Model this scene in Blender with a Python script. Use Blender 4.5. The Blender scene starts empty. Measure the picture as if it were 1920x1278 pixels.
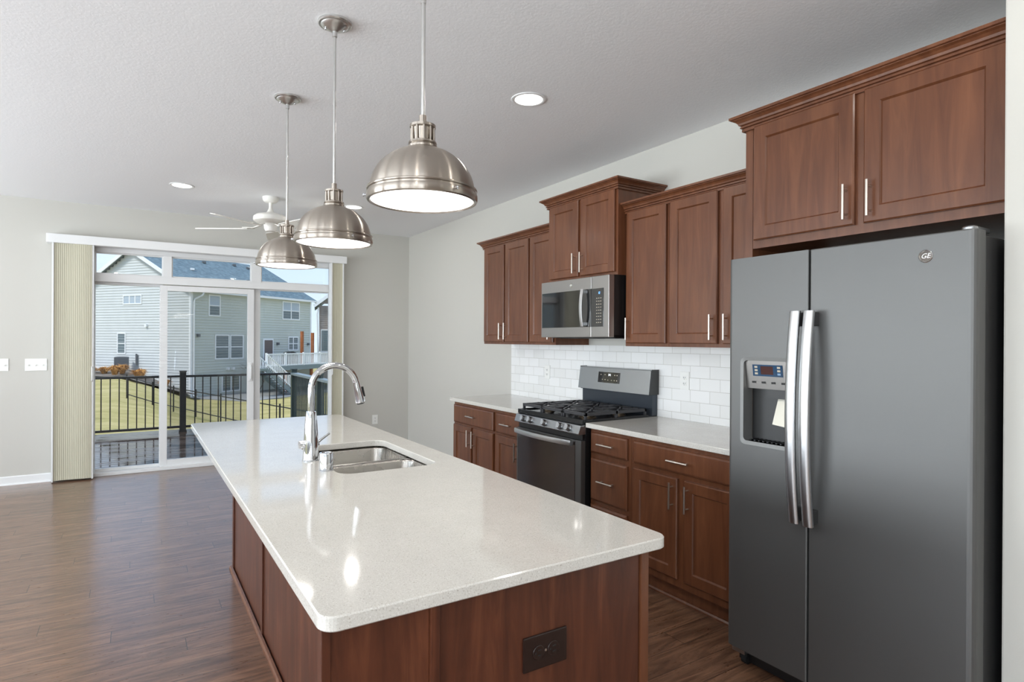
import bpy, bmesh, math, random
from mathutils import Vector, Matrix
random.seed(7)
S = bpy.context.scene
COL = S.collection
PI = math.pi
# ---------------------------------------------------------------- camera
cd = bpy.data.cameras.new('camera'); cam = bpy.data.objects.new('camera', cd); COL.objects.link(cam)
cd.sensor_width = 36.0; cd.lens = 1119.68/1920*36; cd.clip_end = 400; cd.clip_start = 0.05
_y, _p, _r = math.radians(32.3493), math.radians(-0.0697), math.radians(0.3204)
_F = Vector((math.sin(_y)*math.cos(_p), math.cos(_y)*math.cos(_p), math.sin(_p)))
_R = Vector((math.cos(_y), -math.sin(_y), 0)); _U = _R.cross(_F)
_R2 = _R*math.cos(_r)+_U*math.sin(_r); _U2 = -_R*math.sin(_r)+_U*math.cos(_r)
cam.matrix_world = Matrix(((_R2.x,_U2.x,-_F.x,0),(_R2.y,_U2.y,-_F.y,0),(_R2.z,_U2.z,-_F.z,1.4017),(0,0,0,1)))
S.camera = cam
# ---------------------------------------------------------------- world, sun, exposure
S.view_settings.view_transform = 'Standard'; S.view_settings.look = 'None'
S.view_settings.gamma = 1; S.view_settings.use_curve_mapping = False
S.view_settings.exposure = 0.08
SKY = 1.45; CAN_W = 4.5; PEND_W = 1.6; GLOW = 6.0
w = bpy.data.worlds.new('sky'); S.world = w; w.use_nodes = True
nt = w.node_tree; nt.nodes.clear()
o = nt.nodes.new('ShaderNodeOutputWorld'); bg = nt.nodes.new('ShaderNodeBackground'); nt.links.new(bg.outputs[0], o.inputs[0])
tc = nt.nodes.new('ShaderNodeTexCoord'); sx = nt.nodes.new('ShaderNodeSeparateXYZ'); nt.links.new(tc.outputs['Generated'], sx.inputs[0])
rp = nt.nodes.new('ShaderNodeValToRGB'); nt.links.new(sx.outputs['Z'], rp.inputs[0])
rp.color_ramp.elements[0].position = 0.0; rp.color_ramp.elements[0].color = (0.60,0.70,0.84,1)
rp.color_ramp.elements[1].position = 0.7; rp.color_ramp.elements[1].color = (0.34,0.48,0.76,1)
e = rp.color_ramp.elements.new(0.22); e.color = (0.46,0.60,0.82,1)
nz = nt.nodes.new('ShaderNodeTexNoise'); nz.inputs['Scale'].default_value = 3.0; nz.inputs['Detail'].default_value = 6
mp = nt.nodes.new('ShaderNodeMapping'); mp.inputs['Scale'].default_value = (1,1,3.5); nt.links.new(tc.outputs['Generated'], mp.inputs[0]); nt.links.new(mp.outputs[0], nz.inputs['Vector'])
r2 = nt.nodes.new('ShaderNodeValToRGB'); r2.color_ramp.elements[0].position = .46; r2.color_ramp.elements[1].position = .70
r2.color_ramp.elements[0].color = (0,0,0,1); r2.color_ramp.elements[1].color = (.75,.75,.75,1); nt.links.new(nz.outputs['Fac'], r2.inputs[0])
mx = nt.nodes.new('ShaderNodeMix'); mx.data_type = 'RGBA'; nt.links.new(r2.outputs[0], mx.inputs[0]); nt.links.new(rp.outputs[0], mx.inputs[6]); mx.inputs[7].default_value = (.72,.78,.86,1)
nt.links.new(mx.outputs[2], bg.inputs[0]); bg.inputs[1].default_value = SKY
sl = bpy.data.lights.new('sun', 'SUN'); sl.energy = 2.8; sl.angle = math.radians(12); sl.color = (1,.97,.92)
so = bpy.data.objects.new('sun', sl); COL.objects.link(so); so.rotation_euler = Vector((-0.75,-0.25,1.0)).to_track_quat('Z','Y').to_euler()

# ---------------------------------------------------------------- helpers
class MB:
    """collects shapes (world coordinates) into one mesh"""
    def __init__(s): s.v = []; s.f = []; s.m = []; s.sm = []
    def add(s, vs, fs, mi=0, smooth=False):
        b = len(s.v); s.v += [tuple(q) for q in vs]
        for f in fs: s.f.append([b+i for i in f]); s.m.append(mi); s.sm.append(smooth)
        return s
    def box(s, x0, x1, y0, y1, z0, z1, mi=0, bev=0.0):
        if x0 > x1: x0, x1 = x1, x0
        if y0 > y1: y0, y1 = y1, y0
        if z0 > z1: z0, z1 = z1, z0
        if bev <= 0:
            vs = [(x,y,z) for z in (z0,z1) for y in (y0,y1) for x in (x0,x1)]
            return s.add(vs, [(0,2,3,1),(4,5,7,6),(0,1,5,4),(2,6,7,3),(0,4,6,2),(1,3,7,5)], mi)
        bm = bmesh.new(); bmesh.ops.create_cube(bm, size=1)
        for v in bm.verts: v.co = Vector((x0+(v.co.x+.5)*(x1-x0), y0+(v.co.y+.5)*(y1-y0), z0+(v.co.z+.5)*(z1-z0)))
        bev = min(bev, .45*min(x1-x0, y1-y0, z1-z0))
        bmesh.ops.bevel(bm, geom=bm.edges[:], offset=bev, segments=2, profile=.6, affect='EDGES')
        return s.bm(bm, mi)
    def bm(s, bm, mi=0, smooth=False):
        bm.verts.index_update(); s.add([v.co[:] for v in bm.verts], [[v.index for v in f.verts] for f in bm.faces], mi, smooth); bm.free(); return s
    def obox(s, c, ax, ay, az, hx, hy, hz, mi=0):
        c = Vector(c); ax = Vector(ax).normalized(); ay = Vector(ay).normalized(); az = Vector(az).normalized()
        vs = [c+ax*hx*i+ay*hy*j+az*hz*k for k in (-1,1) for j in (-1,1) for i in (-1,1)]
        return s.add(vs, [(0,2,3,1),(4,5,7,6),(0,1,5,4),(2,6,7,3),(0,4,6,2),(1,3,7,5)], mi)
    def bar(s, a, b, w_, h_, mi=0, up=(0,0,1)):
        a = Vector(a); b = Vector(b); d = (b-a).normalized(); u = Vector(up)
        sd = d.cross(u)
        if sd.length < 1e-4: sd = d.cross(Vector((1,0,0)))
        sd.normalize(); u = sd.cross(d)
        return s.obox((a+b)/2, d, sd, u, (b-a).length/2, w_/2, h_/2, mi)
    def tube(s, path, r, n=16, mi=0, caps=True, smooth=True):
        path = [Vector(q) for q in path]; k = len(path); rs = r if isinstance(r, (list, tuple)) else [r]*k
        t0 = (path[1]-path[0]).normalized(); ref = Vector((0,0,1)) if abs(t0.z) < .9 else Vector((1,0,0))
        nrm = t0.cross(ref).normalized(); vs = []
        for i, q in enumerate(path):
            t = (path[min(i+1,k-1)]-path[max(i-1,0)]).normalized()
            nrm = (nrm - t*nrm.dot(t)).normalized(); bn = t.cross(nrm)
            for j in range(n):
                a = 2*PI*j/n; vs.append(q+(nrm*math.cos(a)+bn*math.sin(a))*rs[i])
        fs = [(i*n+j, i*n+(j+1)%n, (i+1)*n+(j+1)%n, (i+1)*n+j) for i in range(k-1) for j in range(n)]
        s.add(vs, fs, mi, smooth)
        if caps: s.add(vs[:n], [list(range(n))[::-1]], mi); s.add(vs[-n:], [list(range(n))], mi)
        return s
    def lathe(s, c, prof, n=32, mi=0, axis=(0,0,1), smooth=True, caps=True):
        """prof: (radius, height) list along axis from c"""
        c = Vector(c); ax = Vector(axis).normalized(); ref = Vector((1,0,0)) if abs(ax.x) < .9 else Vector((0,1,0))
        u = ax.cross(ref).normalized(); v_ = ax.cross(u); vs = []
        for (r, h) in prof:
            for j in range(n):
                a = 2*PI*j/n; vs.append(c+ax*h+(u*math.cos(a)+v_*math.sin(a))*r)
        k = len(prof)
        fs = [(i*n+j, i*n+(j+1)%n, (i+1)*n+(j+1)%n, (i+1)*n+j) for i in range(k-1) for j in range(n)]
        s.add(vs, fs, mi, smooth)
        if caps:
            if prof[0][0] > 1e-4: s.add(vs[:n], [list(range(n))[::-1]], mi)
            if prof[-1][0] > 1e-4: s.add(vs[-n:], [list(range(n))], mi)
        return s
    def prism(s, pts, a0, a1, axis='z', mi=0, smooth=False, caps=True):
        """pts: 2-D outline; axis z: (x,y), axis y: (x,z), axis x: (y,z)"""
        def P(q, h): return {'z': (q[0],q[1],h), 'y': (q[0],h,q[1]), 'x': (h,q[0],q[1])}[axis]
        n = len(pts); vs = [P(q,a0) for q in pts]+[P(q,a1) for q in pts]
        s.add(vs, [(j,(j+1)%n,n+(j+1)%n,n+j) for j in range(n)], mi, smooth)
        if caps: s.add(vs, [list(range(n))[::-1], [n+j for j in range(n)]], mi)
        return s
    def build(s, name, mat, parent=None, smooth_angle=None):
        off = root_loc(parent)
        me = bpy.data.meshes.new(name)
        me.from_pydata([(x-off[0], y-off[1], z-off[2]) for x, y, z in s.v], [], s.f)
        mats = mat if isinstance(mat, (list, tuple)) else [mat]
        for m in mats: me.materials.append(m)
        me.polygons.foreach_set('material_index', s.m); me.polygons.foreach_set('use_smooth', s.sm)
        bm = bmesh.new(); bm.from_mesh(me); bmesh.ops.remove_doubles(bm, verts=bm.verts, dist=1e-6)
        bmesh.ops.recalc_face_normals(bm, faces=bm.faces); bm.to_mesh(me); bm.free()
        if any(s.sm): me.set_sharp_from_angle(angle=math.radians(35))
        me.update()
        ob = bpy.data.objects.new(name, me); COL.objects.link(ob)
        if parent is not None: ob.parent = parent
        return ob
def root_loc(p_):
    x = Vector((0,0,0))
    while p_ is not None: x = x+Vector(p_.location); p_ = p_.parent
    return x
def empty(name, loc, label=None, cat=None, group=None):
    o_ = bpy.data.objects.new(name, None); COL.objects.link(o_); o_.location = loc; o_.empty_display_size = .05
    return tag(o_, label, cat, group)
def tag(o_, label=None, cat=None, group=None, kind=None):
    if label: o_['label'] = label
    if cat: o_['category'] = cat
    if group: o_['group'] = group
    if kind: o_['kind'] = kind
    return o_
def struct(name, mb, mat, label=None):
    o_ = mb.build(name, mat); o_['kind'] = 'structure'
    if label: o_['label'] = label
    return o_
def children(o_): return [c for c in o_.children]
def copy_tree(o_, parent=None):
    c = o_.copy(); COL.objects.link(c); c.parent = parent
    for ch in children(o_): copy_tree(ch, c)
    return c
def rrect(x0, x1, y0, y1, r, n=6):
    pts = []
    for cx, cy, a0 in ((x1-r,y1-r,0),(x0+r,y1-r,90),(x0+r,y0+r,180),(x1-r,y0+r,270)):
        for k in range(n+1):
            a = math.radians(a0+90*k/n); pts.append((cx+r*math.cos(a), cy+r*math.sin(a)))
    return pts

# ---------------------------------------------------------------- materials
def sc(r, g, b):
    f = lambda c: (c/255/12.92 if c/255 <= .04045 else ((c/255+.055)/1.055)**2.4)
    return (f(r), f(g), f(b), 1)
def mat(name, col, rough=.5, metal=0.0, **k):
    m = bpy.data.materials.new(name); m.use_nodes = True; b = m.node_tree.nodes['Principled BSDF']
    b.inputs['Base Color'].default_value = col; b.inputs['Roughness'].default_value = rough; b.inputs['Metallic'].default_value = metal
    for kk, vv in k.items(): b.inputs[kk.replace('_', ' ')].default_value = vv
    return m
def nodes(m): return m.node_tree, m.node_tree.nodes, m.node_tree.links, m.node_tree.nodes['Principled BSDF']
def coord(m, scale=(1,1,1), kind='Object', rot=(0,0,0)):
    t, n, l, b = nodes(m); tc = n.new('ShaderNodeTexCoord'); mp = n.new('ShaderNodeMapping'); mp.inputs['Scale'].default_value = scale; mp.inputs['Rotation'].default_value = rot
    l.new(tc.outputs[kind], mp.inputs[0]); return mp.outputs[0]
def noise(m, vec, scale, detail=4, rough=.5, dist=0):
    t, n, l, b = nodes(m); z = n.new('ShaderNodeTexNoise'); z.inputs['Scale'].default_value = scale; z.inputs['Detail'].default_value = detail
    z.inputs['Roughness'].default_value = rough; z.inputs['Distortion'].default_value = dist; l.new(vec, z.inputs['Vector']); return z.outputs['Fac']
def ramp(m, fac, stops):
    t, n, l, b = nodes(m); r = n.new('ShaderNodeValToRGB'); l.new(fac, r.inputs[0]); el = r.color_ramp.elements
    el[0].position, el[0].color = stops[0][0], stops[0][1]; el[1].position, el[1].color = stops[-1][0], stops[-1][1]
    for p_, c in stops[1:-1]: q = el.new(p_); q.color = c
    return r.outputs[0]
def mix(m, fac, a, b_, mode='MIX'):
    t, n, l, b = nodes(m); x = n.new('ShaderNodeMix'); x.data_type = 'RGBA'; x.blend_type = mode
    for s_, v in ((0, fac), (6, a), (7, b_)):
        if hasattr(v, 'is_linked') or hasattr(v, 'links'): l.new(v, x.inputs[s_])
        else: x.inputs[s_].default_value = v
    return x.outputs[2]
def bump(m, h, strength=.2, dist=.01):
    t, n, l, b = nodes(m); q = n.new('ShaderNodeBump'); q.inputs['Strength'].default_value = strength; q.inputs['Distance'].default_value = dist
    l.new(h, q.inputs['Height']); l.new(q.outputs[0], b.inputs['Normal'])
def base(m, c): t, n, l, b = nodes(m); l.new(c, b.inputs['Base Color'])
def setrough(m, c): t, n, l, b = nodes(m); l.new(c, b.inputs['Roughness'])
def g(v): return (v,v,v,1)

M = {}
def paint(name, col, sc_=180, st=.12, rough=.75):
    m = mat(name, col, rough); v = coord(m); f = noise(m, v, sc_, 3); bump(m, f, st, .002); return m
M['wall'] = paint('wall_paint', sc(199,197,190))
M['ceiling'] = mat('ceiling_texture', sc(238,239,241), .85)
_v = coord(M['ceiling']); _f = noise(M['ceiling'], _v, 55, 5, .55, .6); _f2 = ramp(M['ceiling'], _f, [(.42,g(0)),(.62,g(1))]); bump(M['ceiling'], _f2, .10, .003)
M['trim'] = mat('white_trim_paint', sc(232,233,233), .35)
M['vinyl'] = mat('white_vinyl', sc(226,227,227), .4)
M['plate'] = mat('white_plastic', sc(236,236,232), .35)
M['darkslot'] = mat('dark_slot', sc(40,40,40), .6)
# stained maple
def wood(name, dark, mid, light, rough=.34, axis='z'):
    m = mat(name, mid, rough); t, n, l, b = nodes(m)
    scl = {'z': (9,9,.9), 'y': (9,.9,9), 'x': (.9,9,9)}[axis]
    v = coord(m, scl); a = noise(m, v, 2.6, 6, .6, .8)
    v2 = coord(m, (1,1,.45)); bl = noise(m, v2, 3.1, 3, .5, .3)
    c1 = ramp(m, a, [(.3, dark), (.52, mid), (.75, light)]); c2 = ramp(m, bl, [(.32, g(.90)), (.7, g(1.08))])
    base(m, mix(m, 1.0, c1, c2, 'MULTIPLY'))
    v3 = coord(m, {'z': (60,60,2.5), 'y': (60,2.5,60), 'x': (2.5,60,60)}[axis]); fi = noise(m, v3, 4, 3); bump(m, fi, .05, .001)
    b.inputs['Coat Weight'].default_value = .2; b.inputs['Coat Roughness'].default_value = .18; b.inputs['Specular IOR Level'].default_value = .4
    return m
M['cab'] = wood('stained_maple', sc(92,53,33), sc(106,64,41), sc(121,76,50))
M['isl'] = wood('stained_maple_panel', sc(66,34,22), sc(84,45,29), sc(110,64,42), .38)
M['cabdark'] = mat('cabinet_interior', sc(52,34,27), .6)
# plank floor
m = M['floor'] = mat('handscraped_plank_floor', sc(90,60,45), .3); t, n, l, b = nodes(m)
br = n.new('ShaderNodeTexBrick'); _s = n.new('ShaderNodeSeparateXYZ'); l.new(coord(m), _s.inputs[0])
def _math(op, a, v):
    q_ = n.new('ShaderNodeMath'); q_.operation = op; l.new(a, q_.inputs[0]); q_.inputs[1].default_value = v; return q_.outputs[0]
_row = _math('FLOOR', _math('DIVIDE', _s.outputs['Y'], .127), 0); _h = _math('MULTIPLY', _math('FRACT', _math('MULTIPLY', _row, .6180), 0), 1.25)
_ad = n.new('ShaderNodeMath'); l.new(_s.outputs['X'], _ad.inputs[0]); l.new(_h, _ad.inputs[1]); _c = n.new('ShaderNodeCombineXYZ'); l.new(_ad.outputs[0], _c.inputs['X']); l.new(_s.outputs['Y'], _c.inputs['Y'])
l.new(_c.outputs[0], br.inputs['Vector']); br.offset = 0; br.inputs['Scale'].default_value = 1
br.inputs['Brick Width'].default_value = 1.25; br.inputs['Row Height'].default_value = .127; br.inputs['Mortar Size'].default_value = .0016; br.inputs['Mortar Smooth'].default_value = .3
br.inputs['Color1'].default_value = g(.0); br.inputs['Color2'].default_value = g(1); br.inputs['Mortar'].default_value = g(.5)
shift = n.new('ShaderNodeVectorMath'); shift.operation = 'MULTIPLY_ADD'; l.new(br.outputs['Color'], shift.inputs[0]); shift.inputs[1].default_value = (3.1,7.3,2); l.new(coord(m), shift.inputs[2])
mp2 = n.new('ShaderNodeMapping'); mp2.inputs['Scale'].default_value = (1.0,9,1); l.new(shift.outputs[0], mp2.inputs[0])
gr = noise(m, mp2.outputs[0], 2.4, 9, .62, 1.4)
mp3 = n.new('ShaderNodeMapping'); mp3.inputs['Scale'].default_value = (2.2,16,1); l.new(shift.outputs[0], mp3.inputs[0]); gr2 = noise(m, mp3.outputs[0], 3.6, 7, .7, 2.0)
cA = ramp(m, gr, [(.30, sc(80,54,40)), (.46, sc(110,79,60)), (.60, sc(134,99,76)), (.76, sc(158,121,94))])
cB = ramp(m, gr2, [(.28, g(.55)), (.44, g(.97)), (.8, g(1.06))])
pl_ = ramp(m, br.outputs['Color'], [(0, g(.86)), (1, g(1.08))])
c = mix(m, 1, mix(m, 1, cA, cB, 'MULTIPLY'), pl_, 'MULTIPLY'); c = mix(m, br.outputs['Fac'], c, sc(26,17,13)); base(m, c)
hh = mix(m, .5, gr2, br.outputs['Fac'], 'SUBTRACT'); bump(m, hh, .08, .003)
setrough(m, ramp(m, gr2, [(.2, g(.36)), (.8, g(.24))])); b.inputs['IOR'].default_value = 1.6; b.inputs['Coat Weight'].default_value = .4; b.inputs['Coat Roughness'].default_value = .16
# quartz
m = M['quartz'] = mat('speckled_quartz', sc(214,210,202), .07); t, n, l, b = nodes(m)
v = coord(m); s1 = noise(m, v, 330, 2, .5); s2 = noise(m, v, 190, 2, .5); s3 = noise(m, v, 12, 3)
c = ramp(m, s1, [(.28, sc(172,165,154)), (.38, sc(205,202,195)), (.62, sc(211,208,201)), (.72, sc(226,224,219))])
c2 = ramp(m, s2, [(.25, g(.70)), (.31, g(1)), (1, g(1))]); c3 = ramp(m, s3, [(.3, g(.975)), (.7, g(1.02))])
base(m, mix(m, 1, mix(m, 1, c, c2, 'MULTIPLY'), c3, 'MULTIPLY')); b.inputs['IOR'].default_value = 1.6
# subway tile
m = M['tile'] = mat('white_subway_tile', sc(232,232,230), .08); t, n, l, b = nodes(m)
br = n.new('ShaderNodeTexBrick'); tc_ = n.new('ShaderNodeTexCoord'); sp = n.new('ShaderNodeSeparateXYZ'); cb = n.new('ShaderNodeCombineXYZ')
l.new(tc_.outputs['Object'], sp.inputs[0]); l.new(sp.outputs['Y'], cb.inputs['X']); l.new(sp.outputs['Z'], cb.inputs['Y']); l.new(cb.outputs[0], br.inputs['Vector'])
br.inputs['Scale'].default_value = 1; br.inputs['Brick Width'].default_value = .1554; br.inputs['Row Height'].default_value = .0777; br.inputs['Mortar Size'].default_value = .0017; br.inputs['Mortar Smooth'].default_value = .4
br.inputs['Color1'].default_value = sc(232,232,230); br.inputs['Color2'].default_value = sc(240,240,239); br.inputs['Mortar'].default_value = sc(198,196,190)
base(m, br.outputs['Color'])
n1 = noise(m, coord(m), 9, 2); iv = n.new('ShaderNodeMath'); iv.operation = 'MULTIPLY_ADD'; l.new(br.outputs['Fac'], iv.inputs[0]); iv.inputs[1].default_value = -1; l.new(n1, iv.inputs[2]); bump(m, iv.outputs[0], .35, .0025)
# metals
def brushed(name, col, rough, scl, amt=.12, bmp=.0):
    m = mat(name, col, rough, 1.0); t, n, l, b = nodes(m); f = noise(m, coord(m, scl), 6, 3)
    setrough(m, ramp(m, f, [(.3, g(max(.03, rough-amt))), (.7, g(rough+amt))]))
    if bmp: bump(m, f, bmp, .0005)
    return m
M['nickel'] = mat('brushed_nickel', sc(176,167,157), .30, 1.0, Anisotropic=1.0, Anisotropic_Rotation=.25)
_t, _n, _l, _b = nodes(M['nickel']); _tg = _n.new('ShaderNodeTangent'); _tg.direction_type = 'RADIAL'; _tg.axis = 'Z'; _l.new(_tg.outputs[0], _b.inputs['Tangent'])
M['nickelpull'] = mat('satin_nickel', sc(216,208,198), .28, 1.0)
M['chrome'] = mat('chrome', sc(215,217,220), .06, 1.0)
M['chromed'] = mat('canopy_metal', sc(212,212,210), .32, 1.0)
M['steel'] = brushed('brushed_steel', sc(170,172,174), .3, (300,2,300), .015)
M['sink'] = brushed('sink_steel', sc(176,172,166), .26, (2,50,2), .07)
M['slate'] = brushed('slate_finish', sc(106,106,105), .48, (300,2,300), .015)
nodes(M['slate'])[3].inputs['Metallic'].default_value = .75
M['bezel'] = mat('dispenser_trim', sc(120,120,118), .45, .4)
M['slatedark'] = mat('dark_slate_side', sc(62,62,62), .45, .3)
M['handle'] = brushed('appliance_handle', sc(206,207,208), .3, (300,300,2), .02)
M['mwfront'] = brushed('slate_front', sc(164,161,158), .36, (300,2,300), .015)
M['black'] = mat('black_plastic', sc(24,24,25), .35)
M['blackenamel'] = mat('black_enamel', sc(20,21,24), .18)
M['iron'] = mat('cast_iron', sc(54,54,57), .42)
M['blackglass'] = mat('black_glass', sc(18,18,19), .04, 0, IOR=1.9)
M['ovenglass'] = mat('oven_glass', sc(38,28,27), .06, 0, IOR=1.8)
M['brass'] = mat('burner_brass', sc(112,100,84), .45, 1.0)
M['rubber'] = mat('black_rubber', sc(18,18,18), .7)
M['outletbrown'] = mat('brown_outlet', sc(36,22,18), .28)
M['white'] = mat('fan_white', sc(238,236,230), .4)
M['fabric'] = mat('shade_fabric', sc(190,186,166), .8)
nodes(M['fabric'])[3].inputs['Subsurface Weight'].default_value = .0
def emis(name, col, st):
    m = mat(name, col, .4); b = nodes(m)[3]; b.inputs['Emission Color'].default_value = col; b.inputs['Emission Strength'].default_value = st; return m
M['glow'] = emis('lit_diffuser', (1,.98,.95,1), 2.2)
M['canglow'] = emis('lit_lens', (1,.98,.94,1), 4.0)
M['ledblue'] = emis('blue_display', sc(120,190,255), 1.6)
M['ledwhite'] = emis('white_display', (.9,.95,1,1), 1.4)
M['keys'] = mat('key_print', sc(190,180,160), .6)
# glass pane
def glass(name, tint=(1,1,1,1), op=0.0, darkcol=(0,0,0,1)):
    m = bpy.data.materials.new(name); m.use_nodes = True; t = m.node_tree; n = t.nodes; l = t.links; n.clear()
    out = n.new('ShaderNodeOutputMaterial'); tr = n.new('ShaderNodeBsdfTransparent'); gl = n.new('ShaderNodeBsdfGlossy'); gl.inputs['Roughness'].default_value = .02
    tr.inputs[0].default_value = tint; fr = n.new('ShaderNodeFresnel'); fr.inputs['IOR'].default_value = 1.45; mx = n.new('ShaderNodeMixShader')
    l.new(fr.outputs[0], mx.inputs[0]); l.new(tr.outputs[0], mx.inputs[1]); l.new(gl.outputs[0], mx.inputs[2]); last = mx.outputs[0]
    if op > 0:
        df = n.new('ShaderNodeBsdfDiffuse'); df.inputs[0].default_value = darkcol; m2 = n.new('ShaderNodeMixShader'); m2.inputs[0].default_value = op
        l.new(tr.outputs[0], m2.inputs[1]); l.new(df.outputs[0], m2.inputs[2]); last = m2.outputs[0]
    l.new(last, out.inputs[0]); return m
M['pane'] = glass('window_glass', (.97,.985,.98,1))
M['screen'] = glass('insect_screen', op=.15, darkcol=sc(90,92,90))
# outdoors
def outd(name, col, var=.12, scale=4, rough=.8, bmp=0):
    m = mat(name, col, rough); f = noise(m, coord(m), scale, 5); base(m, mix(m, 1, col, ramp(m, f, [(.3, g(1-var)), (.7, g(1+var))]), 'MULTIPLY'))
    if bmp: bump(m, f, bmp, .05)
    return m
M['sidingA'] = outd('pale_grey_siding', sc(209,213,214), .03, 1.5, .6)
M['sidingB'] = outd('sage_grey_siding', sc(196,201,194), .03, 1.5, .6)
M['sidingC'] = outd('brown_grey_siding', sc(150,140,134), .1, 1, .7)
M['htrim'] = mat('white_house_trim', sc(238,240,242), .5)
m = M['shingle'] = mat('blue_grey_shingle', sc(82,104,118), .85); f = noise(m, coord(m), 3.2, 8, .8)
base(m, ramp(m, f, [(.3, sc(66,84,94)), (.5, sc(100,122,132)), (.7, sc(138,160,168))])); bump(m, f, .4, .03)
M['hglass'] = mat('house_window_glass', sc(84,102,108), .12, 0, IOR=1.7)
M['hblind'] = mat('window_blind', sc(176,190,204), .7)
M['concrete'] = outd('concrete_patio', sc(150,150,148), .1, 1.2, .85)
M['grass'] = mat('dormant_grass', sc(150,146,84), .95); m = M['grass']
f = noise(m, coord(m, (.5,1.4,1)), .7, 8, .7, .4); f2 = noise(m, coord(m, (1,3,1)), 9, 6, .8)
base(m, mix(m, 1, ramp(m, f, [(.3, sc(146,142,78)), (.46, sc(184,170,106)), (.62, sc(206,190,132)), (.8, sc(160,152,90))]), ramp(m, f2, [(.3, g(.72)), (.7, g(1.15))]), 'MULTIPLY'))
bump(m, f2, .5, .05)
M['drygrass'] = outd('dry_ornamental_grass', sc(196,142,72), .3, 8, .9)
M['rock'] = outd('rock_mulch', sc(128,120,112), .35, 14, .9, .6)
m = M['deck'] = mat('wet_deck_boards', sc(66,60,60), .14); f = noise(m, coord(m, (1,3,1)), 1.6, 5, .6); base(m, ramp(m, f, [(.35, sc(44,34,30)), (.65, sc(84,70,62))])); setrough(m, ramp(m, f, [(.4, g(.03)), (.66, g(.22))]))
M['railblack'] = mat('black_metal_rail', sc(30,30,32), .4)
M['railgreen'] = mat('dark_privacy_slat', sc(44,58,56), .5)
M['railcap'] = mat('grey_rail_cap', sc(120,134,138), .4)
M['acmetal'] = mat('grey_ac_housing', sc(92,98,104), .5)
M['cedar'] = outd('cedar_post', sc(166,98,56), .15, 6, .8)
M['doorbrown'] = mat('grey_brown_door', sc(110,98,94), .5)
M['bark'] = outd('bare_bark', sc(110,94,84), .2, 8, .9)

# ---------------------------------------------------------------- the room
W, D, ZC = 3.0463, 7.3487, 2.745
XL, YR = -4.6, -3.6
mb = MB(); mb.box(XL, W+.1, YR, D+.10, -.12, 0); struct('floor', mb, M['floor'])
mb = MB(); mb.box(XL-.12, W+.15, YR-.12, D+.15, ZC, ZC+.12); struct('ceiling', mb, M['ceiling'])
mb = MB(); mb.box(W, W+.15, YR, D+.15, 0, ZC); struct('wall_right', mb, M['wall'])
OX0, OX1, OZ1 = -.42, 2.10, 2.33
mb = MB(); mb.box(XL, OX0, D, D+.15, 0, ZC); mb.box(OX1, W, D, D+.15, 0, ZC); mb.box(OX0, OX1, D, D+.15, OZ1, ZC); struct('wall_back', mb, M['wall'])
# wall beside the refrigerator
mb = MB(); mb.box(2.3245, W, YR, .765, 0, ZC, bev=.006); struct('wall_fridge_side', mb, M['wall'])
# left and rear walls, out of view, with windows added to light the room
def holed(fixed, a0, a1, holes, axis, th):
    mb = MB(); cur = a0
    def bx(p0, p1, z0, z1):
        if axis == 'y': mb.box(fixed, fixed+th, p0, p1, z0, z1)
        else: mb.box(p0, p1, fixed, fixed+th, z0, z1)
    for h0, h1, z0, z1 in holes:
        bx(cur, h0, 0, ZC); bx(h0, h1, 0, z0); bx(h0, h1, z1, ZC); cur = h1
    bx(cur, a1, 0, ZC); return mb
LH = [(-2.9,-.5,.3,2.4), (.1,2.9,.3,2.4), (3.5,6.3,.3,2.4)]
RH = [(-4.3,-2.95,.3,2.4), (-2.55,-1.2,.3,2.4)]
struct('wall_left', holed(XL, YR, D+.15, LH, 'y', -.14), M['wall'])
struct('wall_rear', holed(YR, XL-.14, 2.32, RH, 'x', -.14), M['wall'])
wn = 1  # unseen windows, added for the light they bring in
for (h0,h1,z0,z1) in LH:
    f_ = MB(); x = XL-.07
    for a, b_ in ((h0,h0+.06),(h1-.06,h1),((h0+h1)/2-.03,(h0+h1)/2+.03)): f_.box(x-.03, x+.03, a, b_, z0, z1)
    f_.box(x-.03, x+.03, h0, h1, z0, z0+.06); f_.box(x-.03, x+.03, h0, h1, z1-.06, z1)
    o_ = struct('window_%d' % wn, f_, M['vinyl']); wn += 1
    p_ = MB(); p_.box(x-.004, x+.004, h0, h1, z0, z1); p_.build('pane', M['pane'], o_)
for (h0,h1,z0,z1) in RH:
    f_ = MB(); y = YR-.07
    for a, b_ in ((h0,h0+.06),(h1-.06,h1),((h0+h1)/2-.03,(h0+h1)/2+.03)): f_.box(a, b_, y-.03, y+.03, z0, z1)
    f_.box(h0, h1, y-.03, y+.03, z0, z0+.06); f_.box(h0, h1, y-.03, y+.03, z1-.06, z1)
    o_ = struct('window_%d' % wn, f_, M['vinyl']); wn += 1
    p_ = MB(); p_.box(h0, h1, y-.004, y+.004, z0, z1); p_.build('pane', M['pane'], o_)
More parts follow.
